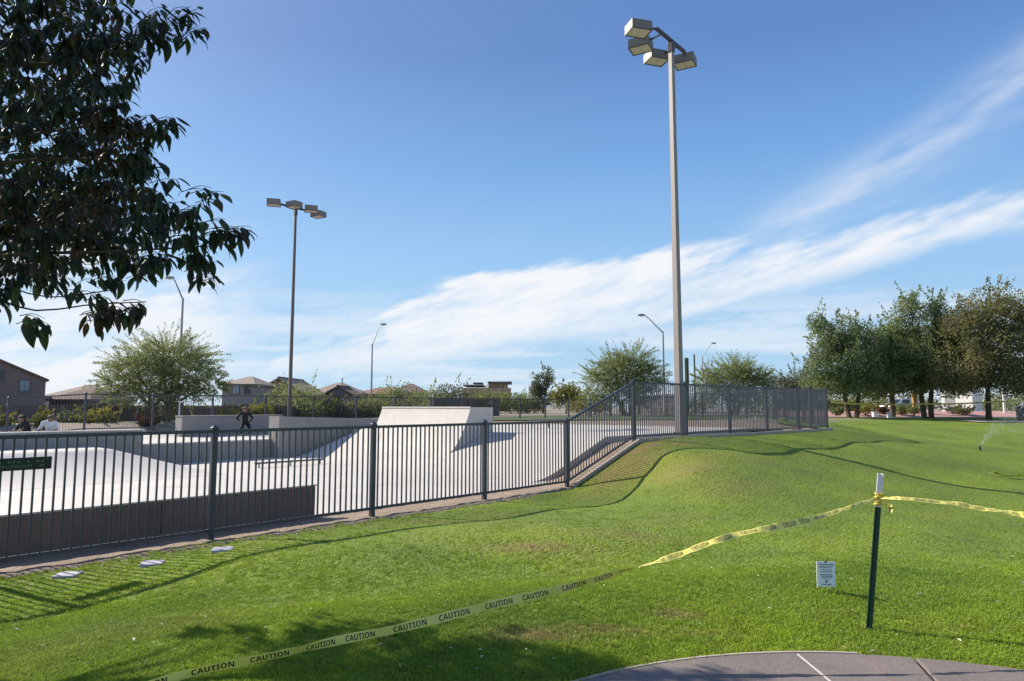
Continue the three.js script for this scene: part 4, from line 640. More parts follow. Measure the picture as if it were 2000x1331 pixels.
{ const p = atD(1994, 794, 41), y = lawnH(p[0], 41), t = thing('litter_bin', 'dark litter bin on the walk at the right edge', 'bin', V(p[0] + 0.1, y + 0.05, 41)); part(t, 'body', new THREE.LatheGeometry([[0.02, 0], [0.3, 0], [0.33, 0.1], [0.34, 0.62], [0.36, 0.66], [0.3, 0.68]].map((q) => new THREE.Vector2(...q)), 20), std(lin(0.03, 0.028, 0.028), 0.6)); part(t, 'lid', new THREE.LatheGeometry([[0.001, 0.82], [0.2, 0.8], [0.35, 0.7], [0.36, 0.66]].map((q) => new THREE.Vector2(...q)), 20), std(lin(0.02, 0.02, 0.02), 0.6)); }
[[1633, 46, 0.9, 0.42, GREEN_OAK, 'dark round shrub at the left foot of the grove'], [1690, 49, 1.4, 0.6, GREEN_YEL, 'yellow shrub left of the white utility boxes'], [1722, 50, 1.3, 0.55, [[0.1, 0.05, 0.02], [0.2, 0.09, 0.04]], 'reddish shrub behind the white utility boxes'], [1762, 49, 0.9, 0.5, GREEN_PV, 'green shrub below the parked car'], [1785, 48, 0.9, 0.55, GREEN_PV, 'green shrub at the foot of the tan post'], [1856, 50, 1.3, 0.6, GREEN_GREY, 'dry grey shrub in front of the white building'], [1882, 49, 1.1, 0.5, GREEN_BROWN, 'brown shrub at the right corner of the white building']].forEach(([px, D, w, h, c, l], i) => shrub('gravel_shrub', l, px, D, w, h, c, 260 + i, 500, FAR + 0.25, 'shrubs on the pink gravel'));
[[1640, 84, 5, 2.2, GREEN_YEL, 'yellow green brush seen left of the oak trunks'], [1700, 88, 6, 2.6, GREEN_YEL, 'golden brush seen between the first two oaks'], [1790, 92, 7, 2.4, GREEN_BROWN, 'brown brush beyond the parked car'], [1925, 70, 5.5, 1.9, GREEN_BROWN, 'long brown hedge right of the white building'], [1985, 66, 5, 2.6, GREEN_PV, 'green brush at the right edge behind the bin'], [1345, 78, 7, 2.2, GREEN_PV, 'green brush behind the two saguaros'], [1490, 80, 8, 2.4, GREEN_PV, 'green brush behind the right palo verde'], [1570, 84, 6, 2.6, GREEN_GREY, 'grey brush left of the grove']].forEach(([px, D, w, h, c, l], i) => shrub('far_brush', l, px, D, w, h, c, 280 + i, 2000, FAR, 'brush beyond the park'));

// ------------------------------------------------------------------ people
function figure(label, pos, yaw, bones, colors, headC, faceDir, hairGeo, hairMat, hairName, hands) {
  const t = thing('person', label, 'person', pos); t.rotation.y = yaw;
  const N = 84, S = 0.95, c0 = new THREE.Vector3(0, 0.55, 0.05), mc = new MarchingCubes(N, M.white, false, false, 120000);
  mc.isolation = 0; const P = new THREE.Vector3(), ab = new THREE.Vector3(), ap = new THREE.Vector3(), half = N / 2, k = 0.035;
  const dist = (p, b) => { ab.copy(b[1]).sub(b[0]); ap.copy(p).sub(b[0]); const q = clamp(ap.dot(ab) / Math.max(1e-9, ab.lengthSq())); return ap.addScaledVector(ab, -q).length() - lerp(b[2], b[3], q); };
  for (let z = 0; z < N; z++) for (let y = 0; y < N; y++) for (let x = 0; x < N; x++) {
    P.set((x - half) / half * S + c0.x, (y - half) / half * S + c0.y, (z - half) / half * S + c0.z); let d = 10;
    for (const b of bones) { const e = dist(P, b), h = clamp(0.5 + 0.5 * (d - e) / k); d = lerp(d, e, h) - k * h * (1 - h); }
    mc.field[x + y * N + z * N * N] = -d;
  }
  mc.update(); const n = mc.count, p = new Float32Array(n * 3), nn = mc.normalArray.slice(0, n * 3), c = new Float32Array(n * 3);
  for (let i = 0; i < n; i++) { P.set(mc.positionArray[i * 3] * S + c0.x, mc.positionArray[i * 3 + 1] * S + c0.y, mc.positionArray[i * 3 + 2] * S + c0.z); p.set([P.x, P.y, P.z], i * 3); let best = 9, w = 0; bones.forEach((b) => { const e = dist(P, b); if (e < best) { best = e; w = b[4]; } }); c.set(colors[w], i * 3); }
  const extra = [], ec = []; const addx = (g, col) => { const q = g.index ? g.toNonIndexed() : g; extra.push(q); for (let i = 0; i < q.attributes.position.count; i++) ec.push(...col); };
  const right = new THREE.Vector3(0, 1, 0).cross(faceDir).normalize(), upf = faceDir.clone().cross(right), at = (a, b, f) => headC.clone().addScaledVector(right, a).addScaledVector(upf, b).addScaledVector(faceDir, f);
  addx(limb(at(0, 0.01, 0.085), at(0, -0.022, 0.118), 0.01, 0.017, 6), colors[0]); for (const s of [-1, 1]) { addx(new THREE.SphereGeometry(0.013, 8, 6).translate(...at(s * 0.035, 0.015, 0.088).toArray()), [0.03, 0.025, 0.02]); addx(new THREE.SphereGeometry(0.022, 8, 6).scale(0.5, 1.2, 0.9).translate(...at(s * 0.1, -0.005, 0).toArray()), colors[0]); }
  addx(limb(at(-0.025, -0.05, 0.092), at(0.025, -0.05, 0.092), 0.007, 0.007, 6), [0.25, 0.09, 0.07]);
  for (const [w, dir, s] of hands) { const sd = new THREE.Vector3(0, 1, 0).cross(dir).normalize(); for (let f = 0; f < 4; f++) { const a = w.clone().addScaledVector(sd, (f - 1.5) * 0.02).addScaledVector(dir, 0.07), L = [0.033, 0.039, 0.036, 0.028][f], m = a.clone().addScaledVector(dir, L).add(new THREE.Vector3(0, -0.008, 0)), e = m.clone().addScaledVector(dir, L * 0.7).add(new THREE.Vector3(0, -0.022, 0)); addx(limb(a, m, 0.0095, 0.009, 6), colors[0]); addx(limb(m, e, 0.009, 0.0075, 6), colors[0]); } const a = w.clone().addScaledVector(sd, s * 0.034).addScaledVector(dir, 0.02), m = a.clone().addScaledVector(sd, s * 0.02).addScaledVector(dir, 0.03); addx(limb(a, m, 0.011, 0.01, 6), colors[0]); addx(limb(m, m.clone().addScaledVector(dir, 0.028), 0.01, 0.008, 6), colors[0]); }
  const ex = merged(extra), pos2 = new Float32Array(p.length + ex.attributes.position.array.length), nor2 = new Float32Array(pos2.length), col2 = new Float32Array(pos2.length); pos2.set(p); pos2.set(ex.attributes.position.array, p.length); nor2.set(nn); nor2.set(ex.attributes.normal.array, p.length); col2.set(c); col2.set(ec, p.length);
  const g = new THREE.BufferGeometry(); g.setAttribute('position', new THREE.BufferAttribute(pos2, 3)); g.setAttribute('normal', new THREE.BufferAttribute(nor2, 3)); g.setAttribute('color', new THREE.BufferAttribute(col2, 3));
  part(t, 'body', g, new THREE.MeshStandardMaterial({ vertexColors: true, roughness: 0.85 })); part(t, hairName, hairGeo, hairMat, headC); return t;
}
const v3 = (x, y, z) => new THREE.Vector3(x, y, z), HAIR = std(lin(0.012, 0.01, 0.009), 0.7);
function seated(lean, side, headShift) { // hips at the seat; local z looks forward
  const B = [], hip = v3(0, 0.1, 0), chest = v3(side * 0.5, 0.36, lean * 0.6), neck = v3(side, 0.49, lean), head = v3(side + headShift, 0.60, lean + 0.06);
  B.push([hip, chest, 0.125, 0.13, 1], [chest, neck, 0.13, 0.07, 1], [neck, head, 0.05, 0.05, 0], [head.clone().add(v3(0, -0.03, 0.02)), head.clone().add(v3(0, 0.035, 0)), 0.072, 0.092, 0]);
  const hands = [];
  for (const s of [-1, 1]) { const sh = v3(side + s * 0.17, 0.45, lean - 0.02), el = v3(side * 0.5 + s * 0.25, 0.24, lean + 0.1), ha = v3(s * 0.14, 0.2, 0.36); B.push([sh, el, 0.055, 0.045, 1], [el, ha, 0.042, 0.03, 0], [ha, ha.clone().add(v3(0, -0.01, 0.07)), 0.03, 0.034, 0], [neck, sh, 0.07, 0.06, 1]); const kn = v3(s * 0.15, 0.1, 0.42), an = v3(s * 0.14, -0.14, 0.44); B.push([v3(s * 0.09, 0.08, 0), kn, 0.09, 0.065, 2], [kn, an, 0.06, 0.042, 2], [an.clone().add(v3(0, -0.02, -0.03)), an.clone().add(v3(0, -0.03, 0.15)), 0.042, 0.036, 3]); hands.push([ha, v3(0, -0.15, 1).normalize(), -s]); }
  return { B, head, hands };
}
{
  const q1 = onV(56, 810, 15.15), q2 = onV(101, 810, 15.15), a = seated(0.14, 0, 0.0), b = seated(0.16, -0.02, 0.06);
  const cap = (s) => merged([new THREE.SphereGeometry(0.105, 16, 10, 0, 2 * Math.PI, 0, 1.75).rotateX(-0.35).scale(1, 1.05, 1.05).translate(0, 0.012, -0.012)].concat(s ? [rbox(0.15, 0.012, 0.11, 0.005, 0, 0.045, 0.13)] : []));
  figure('person in dark clothes sitting behind the left parapet wall', V(q1.X, 0.62, q1.D), -0.5, a.B, [[0.3, 0.18, 0.13], [0.018, 0.018, 0.022], [0.02, 0.02, 0.025], [0.3, 0.3, 0.3]], a.head, v3(-0.25, -0.25, 1).normalize(), cap(false), HAIR, 'hair', a.hands);
  figure('person in white shirt and dark cap sitting bent over beside the dark dressed one', V(q2.X, 0.62, q2.D), 0.35, b.B, [[0.3, 0.18, 0.13], [0.72, 0.72, 0.74], [0.04, 0.045, 0.06], [0.5, 0.5, 0.5]], b.head, v3(0.5, -0.45, 1).normalize(), cap(true).rotateY(0.4), HAIR, 'cap', b.hands);
  // the standing skater, knees bent, leaning to the left
  const B = [], hip = v3(0, 0.62, -0.05), neck = v3(-0.06, 1.08, 0.14), chest = v3(-0.03, 0.92, 0.06), head = v3(-0.07, 1.21, 0.2), hands = [];
  B.push([hip, chest, 0.12, 0.13, 1], [chest, neck, 0.13, 0.07, 1], [neck, head, 0.05, 0.05, 0], [head.clone().add(v3(0, -0.03, 0.02)), head.clone().add(v3(0, 0.035, 0)), 0.072, 0.092, 0]);
  for (const s of [-1, 1]) { const kn = v3(s * 0.17, 0.38, 0.16), an = v3(s * 0.18, 0.09, -0.02); B.push([v3(s * 0.09, 0.6, -0.05), kn, 0.095, 0.068, 2], [kn, an, 0.064, 0.045, 2], [an.clone().add(v3(0, -0.03, -0.03)), an.clone().add(v3(s * 0.02, -0.045, 0.15)), 0.042, 0.038, 3]); const sh = v3(-0.05 + s * 0.18, 1.03, 0.1), el = v3(-0.05 + s * 0.33, 0.82, 0.1), ha = v3(-0.04 + s * 0.22, 0.66, 0.24); B.push([neck, sh, 0.07, 0.06, 1], [sh, el, 0.056, 0.045, 1], [el, ha, 0.044, 0.03, 1], [ha, ha.clone().add(v3(0, -0.05, 0.05)), 0.03, 0.034, 0]); hands.push([ha, v3(0, -0.7, 0.7).normalize(), -s]); }
  const f = onV(478, 847, 15.6); const skater = figure('person dressed in black standing with bent knees before the back ledge', V(f.X, 0.42, f.D), 0.5, B, [[0.3, 0.18, 0.13], [0.012, 0.012, 0.016], [0.014, 0.014, 0.018], [0.45, 0.45, 0.45]], head, v3(0, -0.2, 1).normalize(), cap(false), HAIR, 'hair', hands); skater.scale.setScalar(0.88);
}

// ------------------------------------------------------------------ things on the lawn
function hitLawn(px, py) { const r = ray(px, py); let t = 2; for (; t < 80; t += 0.02) { if (EYE + r[1] * t < lawnH(r[0] * t, r[2] * t)) break; } return [r[0] * t, lawnH(r[0] * t, r[2] * t), r[2] * t]; }
let PAD;
{ // round concrete pad with joints running to its middle
  const [A, B, C] = [onY(1300, 1295, 0.02), onY(1550, 1276, 0.02), onY(2000, 1309, 0.02)], ax = A[0], ay = A[2], bx = B[0], by = B[2], cx = C[0], cy = C[2], d = 2 * (ax * (by - cy) + bx * (cy - ay) + cx * (ay - by));
  const X = ((ax * ax + ay * ay) * (by - cy) + (bx * bx + by * by) * (cy - ay) + (cx * cx + cy * cy) * (ay - by)) / d, D = ((ax * ax + ay * ay) * (cx - bx) + (bx * bx + by * by) * (ax - cx) + (cx * cx + cy * cy) * (bx - ax)) / d, R = Math.hypot(ax - X, ay - D);
  PAD = [X, D, R];
  const S = structGroup('concrete_pad', 'round grey concrete pad at the bottom right'), ang = (p) => Math.atan2(p[2] - D, p[0] - X);
  const cuts = [ang(onY(1780, 1279, 0.02)), ang(onY(1695, 1280, 0.02)), ang(onY(1560, 1280, 0.02)), 2.5, 3.4, 4.3, 5.2, 6.1], gaps = [0.011, 0.005, 0.005, 0.006, 0.006, 0.006, 0.006, 0.006];
  for (let i = 0; i < cuts.length; i++) {
    const a0 = cuts[i], a1 = i + 1 < cuts.length ? cuts[i + 1] : cuts[0] + 2 * Math.PI, s = new THREE.Shape(), n = 40, off = gaps[i], off1 = gaps[(i + 1) % cuts.length];
    const p0 = [Math.cos(a0 + Math.PI / 2) * off, Math.sin(a0 + Math.PI / 2) * off], p1 = [Math.cos(a1 - Math.PI / 2) * off1, Math.sin(a1 - Math.PI / 2) * off1];
    s.moveTo(Math.cos((a0 + a1) / 2) * 0.02, Math.sin((a0 + a1) / 2) * 0.02); for (let k = 0; k <= n; k++) { const a = lerp(a0, a1, k / n), w = k / n; s.lineTo(Math.cos(a) * R + lerp(p0[0], p1[0], w), Math.sin(a) * R + lerp(p0[1], p1[1], w)); } s.closePath();
    const g = new THREE.ExtrudeGeometry(s, { depth: 0.1, bevelEnabled: true, bevelSize: 0.006, bevelThickness: 0.006, bevelSegments: 2, bevelOffset: -0.006, curveSegments: 1 }); g.rotateX(-Math.PI / 2); g.translate(X, -0.085, -D); part(S, 'concrete_slab', boxUV(g), M.pad);
  }
  // pale sealant in two joints
  for (const i of [1, 2]) { const a = cuts[i]; part(S, 'joint_sealant', bar(V(X + Math.cos(a) * 0.3, 0.005, D + Math.sin(a) * 0.3), V(X + Math.cos(a) * (R - 0.02), 0.005, D + Math.sin(a) * (R - 0.02)), 0.0095, 0.034), i === 2 ? std(lin(0.6, 0.55, 0.5), 0.9) : std(lin(0.22, 0.16, 0.13), 0.9)); }
  const rim = []; for (let k = 0; k < 26; k++) { const a = lerp(cuts[1] + 0.02, 2.4, k / 26), b = lerp(cuts[1] + 0.02, 2.4, (k + 1) / 26); rim.push(bar(V(X + Math.cos(a) * (R + 0.012), -0.015, D + Math.sin(a) * (R + 0.012)), V(X + Math.cos(b) * (R + 0.012), -0.015, D + Math.sin(b) * (R + 0.012)), 0.02, 0.08)); } part(S, 'painted_lit_edge', boxUV(merged(rim)), M.kerb);  // pale strip along part of the rim paints the edge as sunlit
}
const inPad = (X, D, m = 0) => Math.hypot(X - PAD[0], D - PAD[1]) < PAD[2] + m + perlin.noise(X * 9, D * 9, 1) * 0.018;
const VALVES = [[131, 1125], [297, 1103], [434, 1075]].map((p) => hitLawn(...p));
VALVES.forEach((p, i) => {
  const t = thing('valve_cover', ['pale square lid lying in the grass, nearest of the three', 'pale square lid in the grass, the middle one of three', 'pale square lid in the grass closest to the fence post'][i], 'ground lid', V(p[0], p[1] + 0.008, p[2]), 'pale lids in the grass by the fence'); t.rotation.y = 0.12 + i * 0.1; t.scale.set(0.7, 0.6, 0.62);
  part(t, 'rim', merged([box(0.3, 0.05, 0.02, 0, -0.005, 0.16), box(0.3, 0.05, 0.02, 0, -0.005, -0.16), box(0.02, 0.05, 0.3, 0.15, -0.005, 0), box(0.02, 0.05, 0.3, -0.15, -0.005, 0)]), M.lid ??= std(lin(0.5, 0.465, 0.52), 0.65));
  part(t, 'lid', rbox(0.275, 0.03, 0.295, 0.008, 0, 0.008, 0), M.lid); part(t, 'handle', rbox(0.07, 0.006, 0.02, 0.002, 0, 0.0255, 0.05), M.lid);
});
// steel T-post
const TB = hitLawn(1692, 1231), TT = atD(1719, 925, TB[2]);
{
  const a = V(TB[0], TB[1] - 0.05, TB[2]), b = V(TT[0], TT[1], TT[2] + 0.02), L = b.clone().sub(a).length(), t = thing('t_post', 'green steel fence post with white top holding the yellow tape', 'post', a);
  t.quaternion.setFromUnitVectors(UPV, b.clone().sub(a).normalize());
  const s = new THREE.Shape([[-0.02, 0], [0.02, 0], [0.02, 0.006], [0.004, 0.008], [0.003, 0.036], [-0.003, 0.036], [-0.004, 0.008], [-0.02, 0.006]].map((p) => new THREE.Vector2(...p)));
  const prof = (h0, h1, m, n) => { const g = new THREE.ExtrudeGeometry(s, { depth: h1 - h0, bevelEnabled: false }); g.rotateX(-Math.PI / 2); g.translate(0, h0, 0); g.rotateY(Math.PI + 0.7); part(t, n, g, m); };
  prof(0, L * 0.79, std(lin(0.008, 0.05, 0.026), 0.45), 'green_shaft'); prof(L * 0.79, L, M.white, 'white_top');
  const st = []; for (let y = 0.12; y < L - 0.04; y += 0.055) st.push(rbox(0.012, 0.014, 0.008, 0.002).translate(0, y, 0.004)); const g = merged(st); g.rotateY(0.7); part(t, 'stud', g, std(lin(0.008, 0.045, 0.024), 0.45)).userData.kind = 'stuff';
}
{ // caution tape
  const c = document.createElement('canvas'); c.width = 1024; c.height = 128; const x = c.getContext('2d'); x.fillStyle = '#f2e678'; x.fillRect(0, 0, 1024, 128); x.fillStyle = '#0b0b0a'; x.font = 'bold 100px sans-serif'; x.textAlign = 'center'; x.textBaseline = 'middle'; x.save(); x.translate(512, 66); x.scale(0.8, 1.1); x.fillText('CAUTION', -300, 0); x.fillText('CAUTION', 300, 0); x.restore();
  const tx = new THREE.CanvasTexture(c); tx.colorSpace = THREE.SRGBColorSpace; tx.wrapS = THREE.RepeatWrapping; tx.repeat.set(1 / 0.42, 1);
  M.tape = new THREE.MeshPhysicalMaterial({ map: tx, roughness: 0.5, transmission: 0.08, thickness: 0, side: THREE.DoubleSide });
  const ribbon = (keys, n, w = 0.054) => { // keys: [Vector3, turn about its own line, width share]
    const cv = new THREE.CatmullRomCurve3(keys.map((k) => k[0]), false, 'centripetal'), pos = [], uv = [], idx = [], T = new THREE.Vector3(), len = cv.getLength();
    for (let i = 0; i <= n; i++) { const t = i / n, P = cv.getPoint(t), f = t * (keys.length - 1), k = Math.min(keys.length - 2, Math.floor(f)), q = f - k, sm = q * q * (3 - 2 * q), L0 = t * len, th = lerp(keys[k][1], keys[k + 1][1], sm) + perlin.noise(L0 * 3.1, 4.4, keys.length) * 0.55 + perlin.noise(L0 * 11, 1.4, keys.length) * 0.3, ww = w * lerp(keys[k][2] ?? 1, keys[k + 1][2] ?? 1, sm); cv.getTangent(t, T); const S0 = UPV.clone().addScaledVector(T, -T.y).normalize(), N0 = new THREE.Vector3().crossVectors(T, S0), S = S0.multiplyScalar(Math.cos(th)).addScaledVector(N0, Math.sin(th));
      for (const s of [-0.5, 0, 0.5]) { const q2 = P.clone().addScaledVector(S, s * ww).addScaledVector(N0, (s === 0 ? 0.004 : 0) + perlin.noise(L0 * 16, s * 3, 2.2) * 0.006).addScaledVector(UPV, perlin.noise(L0 * 2.2, 0.5, 7.1) * 0.012); pos.push(q2.x, q2.y, q2.z); uv.push(t * len, s + 0.5); } }
    for (let i = 0; i < n; i++) for (const o of [0, 1]) { const a = i * 3 + o; idx.push(a, a + 3, a + 1, a + 1, a + 3, a + 4); }
    const g = new THREE.BufferGeometry(); g.setAttribute('position', new THREE.Float32BufferAttribute(pos, 3)); g.setAttribute('uv', new THREE.Float32BufferAttribute(uv, 2)); g.setIndex(idx); g.computeVertexNormals(); return g;
  };
  const knot = [TB[0] + (TT[0] - TB[0]) * 0.84, TB[1] + (TT[1] - TB[1]) * 0.84, TB[2]], pk = V(knot[0], knot[1], knot[2] - 0.02);
  const k = (px, py, D, th, w = 1) => [VA(atD(px, py, D)), th, w];
  const left = [[V(-2.9, 0.03, 3.2), 1.3, 1], [V(-2.3, 0.05, 3.55), 1.0, 1], k(330, 1326, 3.85, 0.35), k(560, 1276, 4.05, 0.3), k(720, 1241, 4.2, 0.1), k(900, 1197, 4.35, -0.05), k(1050, 1161, 4.45, 0.0), k(1180, 1128, 4.55, 0.5), k(1255, 1106, 4.6, 1.22, 0.8), k(1310, 1089, 4.64, 1.8), k(1400, 1058, 4.72, 2.05), k(1490, 1034, 4.8, 2.15), k(1560, 1020, 4.86, 2.9), k(1610, 1008, 4.9, 2.6, 0.7), k(1670, 987, 4.96, 2.1, 0.5), [pk.clone(), 2.0, 0.5]];
  const t = thing('caution_tape', 'twisted yellow caution tape sagging from the green post to the lower left', 'tape'); part(t, 'ribbon', ribbon(left, 520), M.tape);
  const axis = new THREE.Vector3(TT[0] - TB[0], TT[1] - TB[1], 0).normalize(), wr = []; for (let i = 0; i < 4; i++) { const g = new THREE.TorusGeometry(0.025, 0.005, 6, 18).scale(1, 1, 1.8); g.rotateX(Math.PI / 2 + (i % 2 ? 0.3 : -0.25)); g.translate(knot[0] + axis.x * (-0.045 + i * 0.026), knot[1] + axis.y * (-0.045 + i * 0.026), -knot[2] + 0.01); wr.push(g); } part(t, 'knot', merged(wr), std(lin(0.6, 0.46, 0.05), 0.5));
  part(t, 'loose_end', ribbon([[pk.clone().add(v3(0.02, -0.02, 0.03)), 0.3, 0.6], [pk.clone().add(v3(0.05, -0.05, 0.05)), 0.8, 0.7], [pk.clone().add(v3(0.045, -0.1, 0.05)), 1.4, 0.7]], 12, 0.05), M.tape);
  const right = [[pk.clone(), -1.3, 0.5], k(1760, 973, 4.95, -0.9, 0.5), k(1850, 984, 4.85, -1.2, 0.8), k(1940, 996, 4.75, -1.2, 0.9), k(2010, 1006, 4.65, -1.1, 1), k(2200, 1012, 4.4, -0.6, 1), [V(6.4, 0.85, 4.0), -0.2, 1]];
  const t2 = thing('caution_tape', 'yellow caution tape leading from the green post out to the right', 'tape'); part(t2, 'ribbon', ribbon(right, 120), M.tape);
  const p = hitLawn(1972, 934), t3 = thing('loose_tape', 'loose piece of yellow tape lying on the lawn at the right edge', 'tape'), q = (dx, dd, u = 0.05) => V(p[0] + dx, lawnH(p[0] + dx, p[2] + dd) + u, p[2] + dd); part(t3, 'ribbon', ribbon([[q(-0.48, 0.02), 1.5], [q(-0.36, 0.03, 0.09), 0.5], [q(-0.18, -0.08), 1.3], [q(0.1, 0, 0.06), 1.1], [q(0.35, 0.06, 0.1), 0.7], [q(0.7, 0.1), 1.3]], 40, 0.09), M.tape);
  const t4 = thing('caution_tape', 'distant yellow tape strung between the trunks of the grove', 'tape'), z = (px, py, D) => [VA(atD(px, py, D)), 0, 1]; part(t4, 'ribbon', ribbon([z(1625, 786, 44.6), z(1668, 789, 44.6), z(1742, 791, 45.5), z(1812, 789.5, 44.7), z(1870, 789, 44), z(1930, 786, 42.8), z(2010, 783, 42)], 80, 0.1), M.tape);
}
{ // small white notice
  const c = document.createElement('canvas'); c.width = 256; c.height = 330; const x = c.getContext('2d'); x.fillStyle = '#eef0f4'; x.fillRect(0, 0, 256, 330); x.fillStyle = '#33405c'; const r = rng(4);
  const line = (y, h, w, m) => { let q = 128 - w / 2; while (q < 128 + w / 2) { const l = 5 + r() * 11; x.fillRect(q, y, l * 0.72, h); if (r() < 0.6) x.fillRect(q, y + (r() < 0.5 ? 0 : h * 0.7), l, h * 0.28); q += l + (r() < 0.2 ? 8 : 3); } };
  line(30, 20, 210); line(62, 20, 190); line(100, 14, 150); line(124, 14, 180); line(162, 20, 170); line(190, 20, 150); line(222, 12, 90); x.beginPath(); x.arc(128, 262, 16, 0, 7); x.fill(); line(290, 20, 130);
  const tx = new THREE.CanvasTexture(c); tx.colorSpace = THREE.SRGBColorSpace; const D = 5.9, p = atD(1613.5, 1122, D), q = atD(1632, 1122, D), w = (q[0] - p[0]) * 2, h = w * 1.29, gy = lawnH(p[0], D);
  const t = thing('notice_sign', 'small white printed notice on thin wires in the lawn', 'sign', VA(p)); t.rotation.set(-0.06, 0.05, -0.03);
  part(t, 'board', rbox(w, h, 0.006, 0.002), M.white); part(t, 'print', new THREE.PlaneGeometry(w * 0.985, h * 0.985), new THREE.MeshStandardMaterial({ map: tx, roughness: 0.6 }), v3(0, 0, 0.0055));
  for (const s of [-0.35, 0.35]) part(t, 'wire_stake', limb(v3(s * w, h * 0.3, -0.006), v3(s * w, -(p[1] - gy) - 0.06, -0.006), 0.0018, 0.0018, 6), M.steel); part(t, 'clip', rbox(0.022, 0.018, 0.014, 0.003, -0.002, h / 2 - 0.002, 0), M.steel);
}
{ // sprinkler and its spray
  const p = hitLawn(1915, 880), t = thing('lawn_sprinkler', 'small dark lawn sprinkler head throwing water to the right', 'sprinkler', VA(p)); part(t, 'body', move(new THREE.CylinderGeometry(0.03, 0.035, 0.12, 12), 0, 0.05, 0), std(lin(0.02, 0.02, 0.02), 0.5)); part(t, 'nozzle', move(new THREE.CylinderGeometry(0.022, 0.022, 0.05, 12), 0, 0.135, 0), std(lin(0.03, 0.03, 0.03), 0.4));
  const N = 3200, r = rng(31), im = new THREE.InstancedMesh(new THREE.OctahedronGeometry(1, 0), new THREE.MeshPhysicalMaterial({ color: 0xffffff, roughness: 0.25, transmission: 0.5, thickness: 0 }), N), m = new THREE.Matrix4(), q = new THREE.Quaternion(), s = v3(0, 0, 0), P = v3(0, 0, 0);
  const dir = v3(0.86, 0, -0.5).normalize(), sd = v3(-dir.z, 0, dir.x);
  for (let i = 0; i < N; i++) { const spread = (r() + r() - 1) * 0.16, vy = 5.6 * (0.55 + 0.55 * r()), vx = 7.5 * (0.75 + 0.4 * r()), tt = Math.pow(r(), 0.8) * 1.0; P.copy(VA(p)).add(v3(0, 0.15, 0)).addScaledVector(dir, vx * tt).addScaledVector(sd, spread * vx * tt); P.y += vy * tt - 4.9 * tt * tt; if (P.y < -0.5) P.y = p[1]; const z = (0.003 + r() * 0.005) * (1 + tt * 0.3); s.set(z * 1.6, z, z); m.compose(P, q, s); im.setMatrixAt(i, m); }
  im.name = 'water_spray'; tag(im, 'fan of water drops from the lawn sprinkler', 'water spray', null, 'stuff'); im.castShadow = im.receiveShadow = true; scene.add(im);
}

